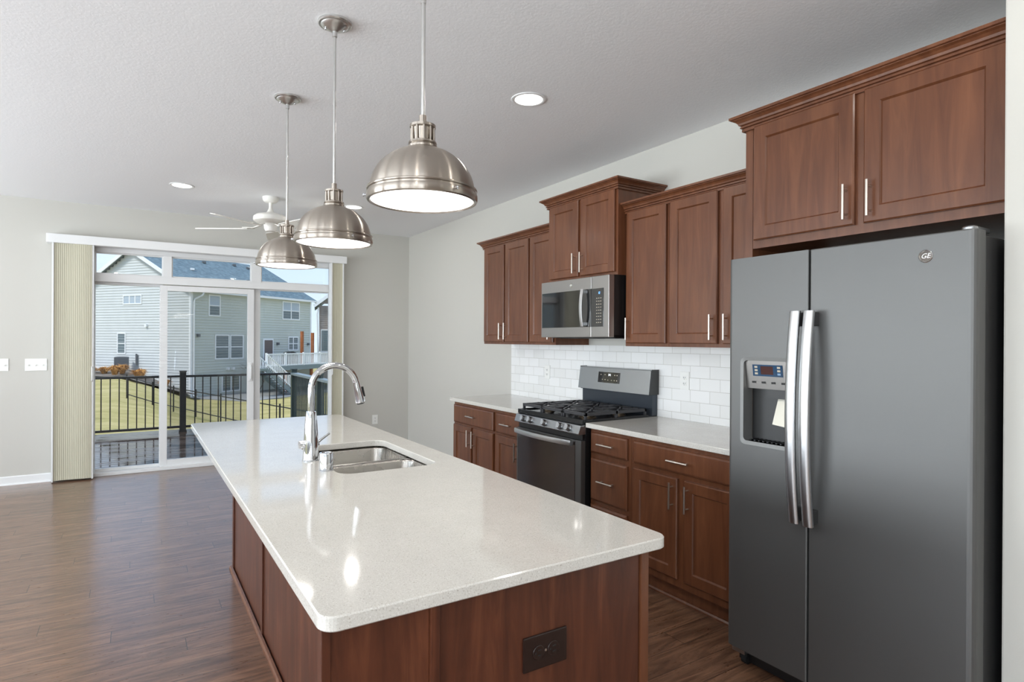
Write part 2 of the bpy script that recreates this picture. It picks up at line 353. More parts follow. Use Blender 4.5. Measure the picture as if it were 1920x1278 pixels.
# area lamps added inside those windows, tilted up to brighten the ceiling
def area(name, loc, dirv, sx_, sy_, e_, col=(1,1,1)):
    L = bpy.data.lights.new(name, 'AREA'); L.shape = 'RECTANGLE'; L.size = sx_; L.size_y = sy_; L.energy = e_; L.color = col
    o_ = bpy.data.objects.new(name, L); COL.objects.link(o_); o_.location = loc; o_.rotation_euler = Vector(dirv).to_track_quat('-Z','Y').to_euler(); return o_
FILL_W = 30.0
for (h0,h1,z0,z1) in LH: area('added_window_fill', (XL+.02, (h0+h1)/2, (z0+z1)/2), (1,0,1.15), h1-h0-.1, z1-z0-.1, FILL_W*(1.45 if h0 > 3 else 1)*(h1-h0)*(z1-z0), (.87,.935,1))
for (h0,h1,z0,z1) in RH: area('added_window_fill', ((h0+h1)/2, YR+.02, (z0+z1)/2), (0,1,1.15), h1-h0-.1, z1-z0-.1, FILL_W*(h1-h0)*(z1-z0), (.87,.935,1))

# baseboards
BB = [(0,0),(.013,0),(.013,.075),(.008,.082),(.0,.082)]
def baseb(name, pts_fn): pass
mb = MB(); mb.prism([(D-a,z) for a,z in BB], XL, -.675, 'x'); mb.prism([(D-.013-a,z) for a,z in ((0,0),(.012,0),(.010,.012),(0,.016))], XL, -.675, 'x'); struct('baseboard_back_left', mb, M['trim'])
mb = MB(); mb.prism([(D-a,z) for a,z in BB], 2.12, W, 'x'); struct('baseboard_back_right', mb, M['trim'])
mb = MB(); mb.prism([(W-a,z) for a,z in BB], 4.82, D-.013, 'y'); struct('baseboard_right', mb, M['trim'])
mb = MB(); mb.prism([(XL+a,z) for a,z in BB], YR, D, 'y'); struct('baseboard_left', mb, M['trim'])

# ---------------------------------------------------------------- patio door with transom lights
V = M['vinyl']
y0, y1 = D+.0, D+.13
mb = MB()
mb.box(OX0, -.335, y0, y1, 0, OZ1); mb.box(2.035, OX1, y0, y1, 0, OZ1)
mb.box(OX0, OX1, y0-.004, y1, 2.275, OZ1); mb.box(OX0, OX1, y0-.014, y1, 0, .035, bev=.004)
mb.box(OX0, OX1, y0+.0, y1, 1.975, 2.055, bev=.004)
mb.box(.262, .340, y0+.0, y1, 2.05, 2.28); mb.box(1.135, 1.235, y0+.0, y1, 2.05, 2.28)
door = struct('door_1', mb, V)
# stop beads round the transom lights
def ring(x0, x1, z0, z1, yy, w_, th, bev=0):
    q = MB(); q.box(x0, x0+w_, yy, yy+th, z0, z1, bev=bev); q.box(x1-w_, x1, yy, yy+th, z0, z1, bev=bev); q.box(x0+w_, x1-w_, yy, yy+th, z0, z0+w_, bev=bev); q.box(x0+w_, x1-w_, yy, yy+th, z1-w_, z1, bev=bev); return q
for x0, x1 in ((-.335,.262), (.340,1.135), (1.235,2.035)):
    ring(x0, x1, 2.055, 2.275, D+.025, .012, .03).build('transom_bead', V, door)
    q = MB(); q.box(x0, x1, D+.06, D+.068, 2.055, 2.275); q.build('pane', M['pane'], door)
def sash(name, x0, x1, z0, z1, yy, wl, wr, wb, wt, th=.04):
    q = MB(); q.box(x0, x0+wl, yy, yy+th, z0, z1, bev=.003); q.box(x1-wr, x1, yy, yy+th, z0, z1, bev=.003)
    q.box(x0+wl, x1-wr, yy, yy+th, z0, z0+wb); q.box(x0+wl, x1-wr, yy, yy+th, z1-wt, z1)
    o_ = q.build(name, V, door); p_ = MB(); p_.box(x0+wl, x1-wr, yy+.016, yy+.022, z0+wb, z1-wt); p_.build('pane', M['pane'], o_); return o_
sash('fixed_panel', -.40, .262, .02, 1.99, D+.075, .068, .03, .04, .04)
sl_ = sash('sliding_panel', .236, 1.165, .035, 1.968, D+.022, .068, .070, .068, .058)
sash('fixed_panel', 1.155, 2.10, .02, 1.99, D+.075, .085, .072, .04, .025)
q = MB(); q.box(.31, 1.13, D+.118, D+.120, .06, 1.95); q.build('insect_screen', M['screen'], sl_)
q = MB(); q.tube([(1.128,D+.02,1.10),(1.128,D-.012,1.10),(1.128,D-.024,1.07),(1.128,D-.024,.98),(1.128,D-.012,.95),(1.128,D+.02,.95)], .009, 10); q.box(1.112,1.145,D+.012,D+.024,.92,1.13,bev=.003); q.build('door_handle', V, sl_)

# blinds
def shade(name, x0, x1, label, wand):
    r = empty(name, (x0, D-.10, 0), label, 'vertical shade')
    n_ = int((x1-x0-.05)/.007); pts = []
    ys0, ys1 = D-.125, D-.035
    xs = [x0+.016+(x1-x0-.032)*k/n_ for k in range(n_+1)]
    pts = [(x, ys0+(.0022 if k % 2 else 0)+.010*math.sin((x-x0)*17.)) for k, x in enumerate(xs)]+[(x1-.016, ys1), (x0+.016, ys1)]
    q = MB(); q.prism(pts, .018, 2.325, 'z'); q.build('pleated_fabric', M['fabric'], r)
    for a, b_ in ((x0, x0+.016), (x1-.016, x1)):
        q = MB(); q.box(a, b_, D-.13, D-.03, .008, 2.325, bev=.004); q.build('side_rail', V, r)
    q = MB(); xx = wand; q.tube([(xx,D-.135,1.115),(xx,D-.16,1.105),(xx,D-.165,1.07),(xx,D-.165,1.02),(xx,D-.16,.985),(xx,D-.135,.975)], .006, 8); q.build('pull_handle', V, r)
    return r
shade('vertical_shade', -.668, -.335, 'wide beige pleated vertical shade stacked at the left end of the patio door', -.348)
shade('vertical_shade', 2.0, 2.155, 'narrow beige pleated vertical shade stacked at the right end of the patio door', 2.012)
mb = MB(); mb.box(-.712, 2.185, D-.145, D-.002, 2.318, 2.405, bev=.006)
tag(mb.build('valance', M['trim']), 'long white valance box above the sliding patio door', 'valance')

# ---------------------------------------------------------------- wall plates
def plate(name, cx, cz, w_, h_, gang, label, cat, kind='switch'):
    r = empty(name, (cx, D, cz), label, cat)
    q = MB(); q.box(cx-w_/2, cx+w_/2, D-.006, D, cz-h_/2, cz+h_/2, bev=.002); q.build('cover_plate', M['plate'], r)
    for k in range(gang):
        gx = cx-w_/2+w_*(k+.5)/gang
        if kind == 'switch':
            q = MB(); q.box(gx-.006, gx+.006, D-.0075, D-.005, cz-.013, cz+.013); q.obox((gx,D-.010,cz-.004), (1,0,0), (0,1,.5), (0,-.5,1), .004, .009, .004); q.build('toggle', M['plate'], r)
        else:
            for s_ in (-.019, .019):
                q = MB(); q.box(gx-.015, gx+.015, D-.0085, D-.005, cz+s_-.014, cz+s_+.014, bev=.003); u = q.build('socket', M['plate'], r)
                q = MB(); [q.box(gx+t_-.0012, gx+t_+.0012, D-.009, D-.008, cz+s_-.003, cz+s_+.006) for t_ in (-.006,.006)]; q.box(gx-.002, gx+.002, D-.009, D-.008, cz+s_-.010, cz+s_-.006); q.build('slot', M['darkslot'], u)
    return r
plate('light_switch', -.798, 1.14, .168, .117, 3, 'triple light switch plate on the grey wall just left of the beige shade', 'light switch')
plate('light_switch', -1.06, 1.142, .115, .117, 2, 'light switch plate cut by the left edge of the picture', 'light switch')
plate('wall_outlet', 2.597, .386, .072, .117, 1, 'white outlet low on the grey wall right of the patio door', 'outlet', 'outlet')

# ---------------------------------------------------------------- cabinets
CAB = M['cab']
def rloops(loops, y0, y1, z0, z1, xf, mb, mi=0):
    """nested rectangles facing -X: (inset, depth behind xf)"""
    rings = []
    for ins, dx in loops:
        rings.append([(xf+dx, y0+ins, z0+ins), (xf+dx, y1-ins, z0+ins), (xf+dx, y1-ins, z1-ins), (xf+dx, y0+ins, z1-ins)])
    vs = [v for r in rings for v in r]; fs = []
    for i in range(len(rings)-1):
        for j in range(4): fs.append((i*4+j, i*4+(j+1)%4, (i+1)*4+(j+1)%4, (i+1)*4+j))
    fs.append([(len(rings)-1)*4+j for j in range(4)]); fs.append([3,2,1,0])
    mb.add(vs, fs, mi)
def pull(parent, a, b_, x, post=.028):
    """bar pull standing off a face at x, from point a=(y,z) to b"""
    q = MB(); xx = x-post; a3 = Vector((xx,a[0],a[1])); b3 = Vector((xx,b_[0],b_[1])); d = (b3-a3).normalized()
    q.tube([a3, b3], .0058, 10)
    for t_ in (.16, .84):
        c = a3.lerp(b3, t_); q.tube([c, (x, c.y, c.z)], .0042, 8)
    return q.build('handle', M['nickelpull'], parent)
def shaker(parent, y0, y1, z0, z1, xf, handle=None, hz='low', name='door', st=.056, hl=.14):
    q = MB(); rloops([(0,.0195),(0,.005),(.005,0),(st,0),(st+.004,.0045),(st+.007,.009)], y0, y1, z0, z1, xf, q)
    d = q.build(name, CAB, parent)
    if handle:
        yy = y0+.028 if handle == 'near' else y1-.028
        zz = z0+.022 if hz == 'low' else z1-.022-hl
        pull(d, (yy, zz), (yy, zz+hl), xf)
    return d
def drawer(parent, y0, y1, z0, z1, xf, hl=.14, handle=True):
    q = MB(); rloops([(0,.0195),(0,.008),(.004,.004),(.012,0)], y0, y1, z0, z1, xf, q); d = q.build('drawer', CAB, parent)
    if handle: pull(d, ((y0+y1)/2-hl/2, (z0+z1)/2), ((y0+y1)/2+hl/2, (z0+z1)/2), xf)
    return d
def carcass(parent, x0, x1, y0, y1, z0, z1): 
    q = MB(); q.box(x0, x1, y0, y1, z0, z1); return q.build('body', CAB, parent)
CF = 2.434   # base face frame plane (doors stand 20 mm proud)
def base_cab(y0, y1, label):
    r = empty('base_cabinet', ((CF+W)/2, (y0+y1)/2, 0), label, 'cabinet')
    q = MB(); q.box(CF, W-.002, y0, y1, .105, .8555); q.build('body', CAB, r)
    q = MB(); q.box(CF+.06, W-.002, y0, y1, 0, .105); q.prism([(CF+.06,0),(CF+.046,0),(CF+.046,.008),(CF+.052,.016),(CF+.06,.018)], y0, y1, 'y'); q.build('toe_kick', CAB, r)
    return r
XD = CF-.0195
r = base_cab(4.07, 4.797, 'wide base cabinet with one drawer over two doors at the far end of the run'); drawer(r, 4.092, 4.785, .675, .83, XD)
shaker(r, 4.455, 4.785, .15, .657, XD, 'near', 'high'); shaker(r, 4.092, 4.427, .15, .657, XD, 'far', 'high')
r = base_cab(3.682, 4.068, 'narrow base cabinet with one drawer over one door, left of the range'); drawer(r, 3.705, 4.050, .675, .83, XD)
shaker(r, 3.705, 4.050, .15, .657, XD, 'near', 'high')
r = base_cab(2.545, 2.905, 'base cabinet with three stacked drawers, right of the range')
drawer(r, 2.568, 2.893, .706, .832, XD); drawer(r, 2.568, 2.893, .413, .672, XD); drawer(r, 2.568, 2.893, .15, .384, XD)
r = base_cab(1.79, 2.543, 'base cabinet with a wide drawer over two doors, beside the refrigerator'); drawer(r, 1.815, 2.517, .706, .832, XD)
shaker(r, 2.187, 2.517, .148, .677, XD, 'near', 'high'); shaker(r, 1.815, 2.139, .148, .677, XD, 'far', 'high')
# upper cabinets
def upper(x_face, y0, y1, z0, z1, label, name='wall_cabinet'):
    r = empty(name, ((x_face+W)/2, (y0+y1)/2, z0), label, 'cabinet')
    q = MB(); q.box(x_face, W-.002, y0, y1, z0, z1); q.build('body', CAB, r); return r
UF = 2.7195; UD = UF-.0195
r = upper(UF, 4.012, 4.77, 1.3675, 2.245, 'two-door wall cabinet at the far left end of the row')
shaker(r, 4.409, 4.748, 1.388, 2.236, UD, 'near'); shaker(r, 4.030, 4.385, 1.388, 2.236, UD, 'far')
r = upper(UF, 3.670, 4.010, 1.3675, 2.245, 'single-door wall cabinet tucked just left of the microwave'); shaker(r, 3.688, 4.006, 1.388, 2.236, UD, 'near')
r = upper(UF, 2.53, 2.903, 1.3675, 2.245, 'single-door wall cabinet immediately right of the microwave'); shaker(r, 2.545, 2.884, 1.388, 2.236, UD, 'far')
r = upper(UF, 1.790, 2.528, 1.3675, 2.245, 'two-door wall cabinet next to the refrigerator surround'); shaker(r, 2.168, 2.512, 1.388, 2.236, UD, 'near'); shaker(r, 1.806, 2.130, 1.388, 2.236, UD, 'far')
RF = 2.65; RD = RF-.0195
r = upper(RF, 2.905, 3.668, 1.832, 2.40, 'raised two-door wall cabinet directly above the microwave'); shaker(r, 3.300, 3.640, 1.853, 2.392, RD, 'near'); shaker(r, 2.925, 3.272, 1.853, 2.392, RD, 'far')
FF = 2.43; FD = FF-.0195
r = upper(FF, .766, 1.748, 1.832, 2.40, 'large two-door cabinet above the refrigerator', 'wall_cabinet')
shaker(r, 1.279, 1.735, 1.868, 2.392, FD, 'near', st=.06); shaker(r, .785, 1.243, 1.868, 2.392, FD, 'far', st=.06)
mb = MB(); mb.box(FF-.0, W-.002, 1.750, 1.788, 0, 2.40); mb.build('side_panel', CAB, r)
# crown mouldings
CP = [(0,0),(.012,0),(.012,.012),(.007,.014),(.007,.017),(.019,.019),(.019,.026),(.014,.028),(.014,.031),(.024,.034),(.028,.044),(.037,.054),(.049,.060),(.049,.063),(.060,.065),(.060,.078),(0,.078)]
def crown(path, z, label, sc_=1.0):
    """path: front line vertices (x,y); outward = left of travel direction"""
    n_ = len(path); P_ = [Vector((a,b_)) for a,b_ in path]; q = MB(); vs = []
    for i in range(n_):
        if i == 0: d1 = (P_[1]-P_[0]).normalized(); nn = Vector((-d1.y,d1.x)); k = 1
        elif i == n_-1: d1 = (P_[-1]-P_[-2]).normalized(); nn = Vector((-d1.y,d1.x)); k = 1
        else:
            da = (P_[i]-P_[i-1]).normalized(); db = (P_[i+1]-P_[i]).normalized(); na = Vector((-da.y,da.x)); nb = Vector((-db.y,db.x)); nn = (na+nb).normalized(); k = 1/nn.dot(na)
        for (o_, h) in CP: vs.append((P_[i].x+nn.x*o_*sc_*k, P_[i].y+nn.y*o_*sc_*k, z+h*sc_))
    m_ = len(CP); fs = [(i*m_+j, i*m_+(j+1)%m_, (i+1)*m_+(j+1)%m_, (i+1)*m_+j) for i in range(n_-1) for j in range(m_)]
    fs.append(list(range(m_))); fs.append([(n_-1)*m_+j for j in range(m_)][::-1]); q.add(vs, fs)
    return tag(q.build('crown_molding', CAB), label, 'crown molding')
# travel +Y: left is -X (outward)
crown([(UF-.004,3.670),(UF-.004,4.772),(W-.002,4.772)][::1], 2.236-.008, 'stepped brown crown molding along the low wall cabinets left of the microwave', .86)
crown([(UF-.004,1.790),(UF-.004,2.903)], 2.236-.008, 'stepped brown crown molding along the low wall cabinets right of the microwave', .86)
crown([(W-.002,2.903),(RF-.004,2.903),(RF-.004,3.670),(W-.002,3.670)], 2.388, 'raised brown crown molding on the cabinet above the microwave', .86)
crown([(FF-.004,.766),(FF-.004,1.790),(W-.002,1.790)], 2.386, 'deep brown crown molding on the cabinet above the refrigerator', .88)

# ---------------------------------------------------------------- worktops, tile
def slab(mb, x0, x1, y0, y1, z0, z1, r=.012, rr=(0,0,0,0)):
    pass
def worktop(y0, y1, label):
    q = MB(); q.box(2.3984, W-.001, y0, y1, .857, .887, bev=.004); return tag(q.build('worktop', M['quartz']), label, 'worktop')
worktop(3.676, 4.8246, 'speckled off-white quartz worktop left of the range'); worktop(1.79, 2.919, 'speckled off-white quartz worktop between range and refrigerator')
mb = MB(); mb.box(W-.008, W-.0005, 1.79, 4.808, .8872, 1.3665)
o_ = mb.build('backsplash', M['tile']); tag(o_, 'white glossy subway tile backsplash behind the range and worktops', 'backsplash')
def xoutlet(yc, zc, label):
    X0 = W-.008; r = empty('wall_outlet', (X0, yc, zc), label, 'outlet'); q = MB(); q.box(X0-.006, X0, yc-.037, yc+.037, zc-.058, zc+.058, bev=.002); q.build('cover_plate', M['plate'], r)
    for s_ in (-.019,.019):
        q = MB(); q.box(X0-.0085, X0-.005, yc-.016, yc+.016, zc+s_-.014, zc+s_+.014, bev=.003); u = q.build('socket', M['plate'], r)
        q = MB(); [q.box(X0-.0092, X0-.008, yc+t_-.0014, yc+t_+.0014, zc+s_-.003, zc+s_+.006) for t_ in (-.006,.006)]; q.box(X0-.0092, X0-.008, yc-.002, yc+.002, zc+s_-.010, zc+s_-.006); q.build('slot', M['darkslot'], u)
xoutlet(4.215, 1.128, 'white outlet on the backsplash tiles left of the range'); xoutlet(2.685, 1.145, 'white outlet on the backsplash tiles right of the range')

# ---------------------------------------------------------------- island
IX0, IX1, IY0, IY1 = .2925, 1.199, 1.1083, 4.1003
BX0, BX1, BY1 = .520, 1.146, 3.985
isl = empty('kitchen_island', ((BX0+BX1)/2, 2.6, 0), 'long dark brown wooden island base under the speckled white slab', 'kitchen island')
I = M['isl']
SHX0, SHX1, SHY0, SHY1 = .668, 1.078, 2.262, 2.955   # sink cutout
# body: left side wall, right side wall, far wall (open above the sink)
q = MB(); q.box(BX0, BX0+.02, 1.16, BY1, .0, .8565); q.box(BX0+.02, BX1, BY1-.02, BY1, 0, .8565); q.box(BX1-.02, BX1, 1.16, BY1-.02, .0, .8565); q.box(BX0+.02, BX1-.02, 1.16, BY1-.02, .0, .08)
q.build('body', I, isl)
for (a, b_) in ((BY1-.045, BY1), (2.985, 3.022), (1.94, 1.98)):
    q = MB(); q.box(BX0-.008, BX0, a, b_, .0, .8565, bev=.002); q.build('batten', I, isl)
q = MB(); q.prism([(BX0-.008,0),(BX0-.024,0),(BX0-.023,.010),(BX0-.017,.018),(BX0-.008,.020)], 1.165, BY1+.004, 'y'); q.build('shoe_molding', CAB, isl)
EY = 1.138
q = MB(); q.box(.3185, .522, EY+.004, 1.166, 0, .8565); q.build('end_panel', I, isl)
q = MB(); q.box(.300, .318, EY, 1.168, 0, .8565, bev=.002); q.build('end_stile', I, isl)
q = MB(); q.box(.5235, .545, EY-.003, 1.164, 0, .8565, bev=.002); q.build('end_stile', I, isl)
q = MB(); q.box(.546, 1.118, EY+.002, 1.166, 0, .8565); q.build('end_panel', I, isl)
q = MB(); q.box(1.122, 1.149, EY-.004, 1.168, 0, .8565, bev=.002); q.build('end_stile', CAB, isl)
# outlet in the end panel (horizontal, brown)
ox, oz, oy = .8165, .679, EY+.002
r = empty('wall_outlet', (ox, oy, oz), 'dark brown double outlet on the near end panel of the island', 'outlet')
q = MB(); q.box(ox-.062, ox+.062, oy-.006, oy, oz-.040, oz+.040, bev=.0035); q.build('cover_plate', M['outletbrown'], r)
for s_ in (-.021,.021):
    q = MB(); q.lathe((ox+s_, oy-.0055, oz), [(.0165,0),(.0165,.0022),(.0155,.003)], 24, axis=(0,-1,0)); u = q.build('socket', M['outletbrown'], r)
    q = MB(); [q.box(ox+s_-.003, ox+s_+.006, oy-.0095, oy-.0084, oz+t_-.0012, oz+t_+.0012) for t_ in (-.006,.006)]; q.lathe((ox+s_-.009, oy-.0084, oz), [(.0022,0),(.0022,.001)], 8, axis=(0,-1,0)); q.build('slot', M['darkslot'], u)
q = MB(); q.lathe((ox, oy-.006, oz), [(.003,0),(.0025,.001)], 10, axis=(0,-1,0)); q.build('screw', M['nickelpull'], r)
# slab with sink cutout
def slab_with_hole(outer, inner, z0, z1, e_=.003):
    bm = bmesh.new()
    def loop(pts, z): 
        vs = [bm.verts.new((a,b_,z)) for a,b_ in pts]; es = [bm.edges.new((vs[i], vs[(i+1)%len(vs)])) for i in range(len(vs))]; return vs, es
    def inset(pts, d):
        n_ = len(pts); out = []
        for i in range(n_):
            a = Vector(pts[i-1]); b_ = Vector(pts[i]); c = Vector(pts[(i+1)%n_]); t_ = (c-a).normalized(); out.append((b_.x-t_.y*d, b_.y+t_.x*d))
        return out
    oi = inset(outer, e_); ii = inset(inner, -e_)
    tops = loop(oi, z1), loop(ii, z1); bmesh.ops.triangle_fill(bm, use_beauty=True, edges=tops[0][1]+tops[1][1])
    ts = (loop(outer, z1-e_), loop(inner, z1-e_)); bots = loop(oi, z0), loop(ii, z0)
    b2 = (loop(outer, z0+e_), loop(inner, z0+e_)); bmesh.ops.triangle_fill(bm, use_beauty=True, edges=bots[0][1]+bots[1][1])
    for k in (0,1):
        for A, B in ((tops[k][0], ts[k][0]), (ts[k][0], b2[k][0]), (b2[k][0], bots[k][0])):
            n_ = len(A)
            for i in range(n_): bm.faces.new((A[i], A[(i+1)%n_], B[(i+1)%n_], B[i]))
    return bm
outer = rrect(IX0, IX1, IY0, IY1, .035, 8); inner = rrect(SHX0, SHX1, SHY0, SHY1, .06, 8)
q = MB(); q.bm(slab_with_hole(outer, inner, .857, .887)); tag(q.build('island_worktop', M['quartz']), 'large speckled off-white quartz slab on the island with the sink cutout', 'worktop')
# sink
sk = empty('kitchen_sink', ((SHX0+SHX1)/2, (SHY0+SHY1)/2, .66), 'undermount double bowl stainless steel sink set in the island slab', 'sink')
def bowl(x0, x1, y0, y1, zt, depth, r=.06):
    q = MB(); n_ = 8; L = []
    for ins, z in ((0,zt),(.004,zt-.01),(.010,zt-depth+.03),(.018,zt-depth+.010),(.036,zt-depth)):
        L.append([(a,b_,z) for a,b_ in rrect(x0+ins, x1-ins, y0+ins, y1-ins, max(r-ins*.5,.02), n_)])
    m_ = len(L[0]); vs = [v for l_ in L for v in l_]
    q.add(vs, [(i*m_+j, i*m_+(j+1)%m_, (i+1)*m_+(j+1)%m_, (i+1)*m_+j) for i in range(len(L)-1) for j in range(m_)]+[[(len(L)-1)*m_+j for j in range(m_)]], 0, True)
    return q
ym = 2.600
for (a, b_) in ((SHY0-.008, ym-.012), (ym+.012, SHY1+.008)):
    bo = bowl(SHX0-.008, SHX1+.008, a, b_, .853, .19).build('bowl', M['sink'], sk)
    sm_ = bo.modifiers.new('thick', 'SOLIDIFY'); sm_.thickness = .0015; sm_.offset = 1
    q = MB(); cx, cy = (SHX0+SHX1)/2, (a+b_)/2; q.lathe((cx,cy,.6635), [(.044,0),(.044,.003),(.036,.004),(.03,.0015),(.0,.0015)], 24); q.build('drain', M['chrome'], bo)
    q = MB(); z_ = .8545
    oo = rrect(SHX0-.025, SHX1+.016, a-.010 if a < ym else a-.0119, b_+.0119 if b_ < ym else b_+.012, .05, 8); ii_ = rrect(SHX0-.008, SHX1+.008, a, b_, .06, 8); m_ = len(oo)
    q.add([(u,v,z_) for u,v in oo]+[(u,v,z_-.0012) for u,v in ii_], [(j,(j+1)%m_,m_+(j+1)%m_,m_+j) for j in range(m_)]); q.build('flange', M['sink'], bo)
# faucet
fx, fy, fz = .638, 2.600, .887
fa = empty('kitchen_faucet', (fx, fy, fz), 'tall chrome gooseneck pull-down faucet standing beside the sink', 'faucet'); CH = M['chrome']
q = MB(); q.lathe((fx,fy,fz), [(.036,0),(.036,.004),(.034,.006),(.0315,.05),(.0285,.11),(.0245,.17),(.0205,.205),(.0195,.208)], 40); q.build('base_column', CH, fa)
arc = [(fx,fy,1.090),(fx,fy,1.13),(fx,fy,1.18)]; R_ = .098; cxx = fx+R_; cz_ = 1.190
for k in range(0, 19): a = PI-math.radians(168)*k/18; arc.append((cxx+R_*math.cos(a), fy, cz_+R_*math.sin(a)))
q = MB(); q.tube(arc, [.0142]*3+[.0142]*19, 20); q.build('gooseneck', CH, fa)
ex, ez = arc[-1][0], arc[-1][2]; dx_, dz_ = .22, -.975
q = MB(); q.lathe((ex,fy,ez), [(.0150,-.004),(.0152,.0),(.0165,.012),(.0185,.04),(.0215,.080),(.0215,.088),(.018,.092)], 24, axis=(dx_,0,dz_)); hd = q.build('spray_head', CH, fa)
q = MB(); q.obox((ex+dx_*.045+.0215, fy, ez+dz_*.045+.004), (dx_,0,dz_), (0,1,0), (.975,0,.22), .022, .006, .004); q.build('spray_button', M['black'], hd)
q = MB(); q.lathe((ex+dx_*.092, fy, ez+dz_*.092), [(.0165,0),(.0165,.004)], 20, axis=(dx_,0,dz_)); q.build('nozzle', M['rubber'], hd)
q = MB(); q.lathe((fx-.020,fy+.0,.957), [(.0165,0),(.0165,.026),(.0155,.030),(.010,.031)], 24, axis=(-1,0,0)); q.build('valve_cap', CH, fa); q = MB(); q.lathe((fx+.018,fy,.957), [(.011,0),(.011,.014),(.009,.016)], 20, axis=(1,0,0)); q.build('valve_hub', CH, fa)
q = MB(); q.tube([(fx+.026,fy,.958),(fx+.045,fy,.974),(fx+.078,fy,.996)], [.0055,.0052,.0046], 12); q.build('lever', CH, fa)
q = MB(); q.lathe((.6415,2.372,.887), [(.0285,0),(.0285,.003),(.0262,.004),(.0262,.066),(.0245,.070),(.019,.0705),(.018,.068),(.0,.068)], 32); tag(q.build('air_gap_cap', CH), 'short chrome cylinder air gap cap in front of the faucet', 'air gap')

# ---------------------------------------------------------------- refrigerator
FX = 2.194; FY0, FY1, FYM = .789, 1.697, 1.330
fr = empty('refrigerator', (2.6, (FY0+FY1)/2, 0), 'large slate grey side-by-side refrigerator with water dispenser', 'refrigerator')
q = MB(); q.box(2.268, 3.02, FY0+.004, FY1-.004, .03, 1.742, bev=.004); q.build('cabinet', M['slatedark'], fr)
q = MB(); q.box(2.262, 2.285, FY0+.015, FY1-.015, .012, .085); q.build('base_grille', M['black'], fr)
for yy in (FY0+.05, FY1-.05):
    q = MB(); q.lathe((2.262,yy-.012,.022), [(.021,0),(.021,.024)], 16, axis=(0,1,0)); q.build('roller', M['rubber'], fr)
q = MB(); q.box(2.215, 2.25, FY1-.075, FY1-.012, .058, .082, bev=.003); q.build('hinge', M['steel'], fr)
def door_sec(y0, y1, xr, r0=.018, r1=.018):
    """plan outline of a door, front at FX, gently crowned"""
    pts = [(xr, y0)]; n_ = 5
    for k in range(n_+1): a = PI*1.5-PI/2*k/n_; pts.append((FX+r0+r0*math.cos(a), y0+r0+r0*math.sin(a)))
    for k in range(n_+1): a = PI-PI/2*k/n_; pts.append((FX+r1+r1*math.cos(a), y1-r1+r1*math.sin(a)))
    pts.append((xr, y1)); return pts
DZ0, DZ1 = .088, 1.757
q = MB(); q.prism(door_sec(FY0, FYM-.003, 2.262, .022, .006), DZ0, DZ1, 'z'); rd = q.build('fresh_food_door', M['slate'], fr)
bv = rd.modifiers.new('b', 'BEVEL'); bv.width = .004; bv.segments = 2; bv.limit_method = 'ANGLE'; bv.angle_limit = math.radians(60)
# freezer door with dispenser opening
HY0, HY1, HZ0, HZ1 = 1.405, 1.628, .972, 1.332
q = MB(); P1 = door_sec(FYM+.003, FY1, 2.262, .006, .018)
q.prism(P1, DZ0, HZ0, 'z'); q.prism(P1, HZ1, DZ1, 'z')
q.prism([(2.262,FYM+.003)]+[p for p in P1[1:7]]+[(FX,HY0),(2.262,HY0)], HZ0, HZ1, 'z'); q.prism([(2.262,HY1),(FX,HY1)]+P1[7:], HZ0, HZ1, 'z')
fd = q.build('freezer_door', M['slate'], fr)
q = MB()
o1 = rrect(HY0-.004, HY1+.004, HZ0-.004, HZ1+.004, .022, 6); i1 = rrect(HY0+.010, HY1-.010, HZ0+.012, HZ1-.010, .016, 6); m_ = len(o1)
for A, B, xa, xb in ((o1,o1,FX+.002,FX-.005),(o1,i1,FX-.005,FX-.003),(i1,i1,FX-.003,FX+.055)):
    q.add([(xa,a,b_) for a,b_ in A]+[(xb,a,b_) for a,b_ in B], [(j,(j+1)%m_,m_+(j+1)%m_,m_+j) for j in range(m_)])
q.build('dispenser_bezel', M['bezel'], fd)
M['cavity'] = mat('dispenser_cavity', sc(128,122,114), .4, .3)
q = MB()
q.box(2.30, 2.312, HY0, HY1, HZ0, HZ1); q.box(FX+.01, 2.30, HY1, HY1+.004, HZ0, HZ1); q.box(FX+.01, 2.30, HY0-.004, HY0, HZ0, HZ1); q.box(FX+.01, 2.30, HY0, HY1, HZ0-.004, HZ0+.004); q.box(FX+.01, 2.30, HY0, HY1, HZ1-.004, HZ1)
q.build('dispenser_recess', M['cavity'], fd)
q = MB(); q.add([(FX+.006,HY0+.012,1.322),(FX+.006,HY1-.012,1.322),(FX+.022,HY1-.012,1.205),(FX+.022,HY0+.012,1.205),(FX+.09,HY0+.012,1.322),(FX+.09,HY1-.012,1.322),(FX+.09,HY1-.012,1.205),(FX+.09,HY0+.012,1.205)], [(0,1,2,3),(4,7,6,5),(0,4,5,1),(3,2,6,7),(0,3,7,4),(1,5,6,2)])
cp = q.build('control_panel', M['mwfront'], fd)
def onpanel(y0, y1, z0, z1, off=.0012):
    f_ = lambda z: FX+.006+(1.322-z)/(1.322-1.205)*.016-off
    return [(f_(z1),y0,z1),(f_(z1),y1,z1),(f_(z0),y1,z0),(f_(z0),y0,z0)]
M['lcd'] = mat('dispenser_screen', sc(44,72,100), .1)
q = MB(); q.add(onpanel(1.445,1.583,1.258,1.306), [(0,1,2,3)]); q.build('display', M['lcd'], cp)
q = MB(); q.add(onpanel(1.488,1.545,1.266,1.300,.0018), [(0,1,2,3)]); q.build('readout', mat('readout', sc(70,40,36), .2), cp)
for k in range(3):
    for yy in (1.462, 1.566):
        q = MB(); q.add(onpanel(yy-.007,yy+.007,1.265+k*.0135,1.273+k*.0135,.002), [(0,1,2,3)]); q.build('touch_key', mat('touch_key', sc(130,160,190), .3) if k == 0 and yy < 1.5 else M['keys'], cp)
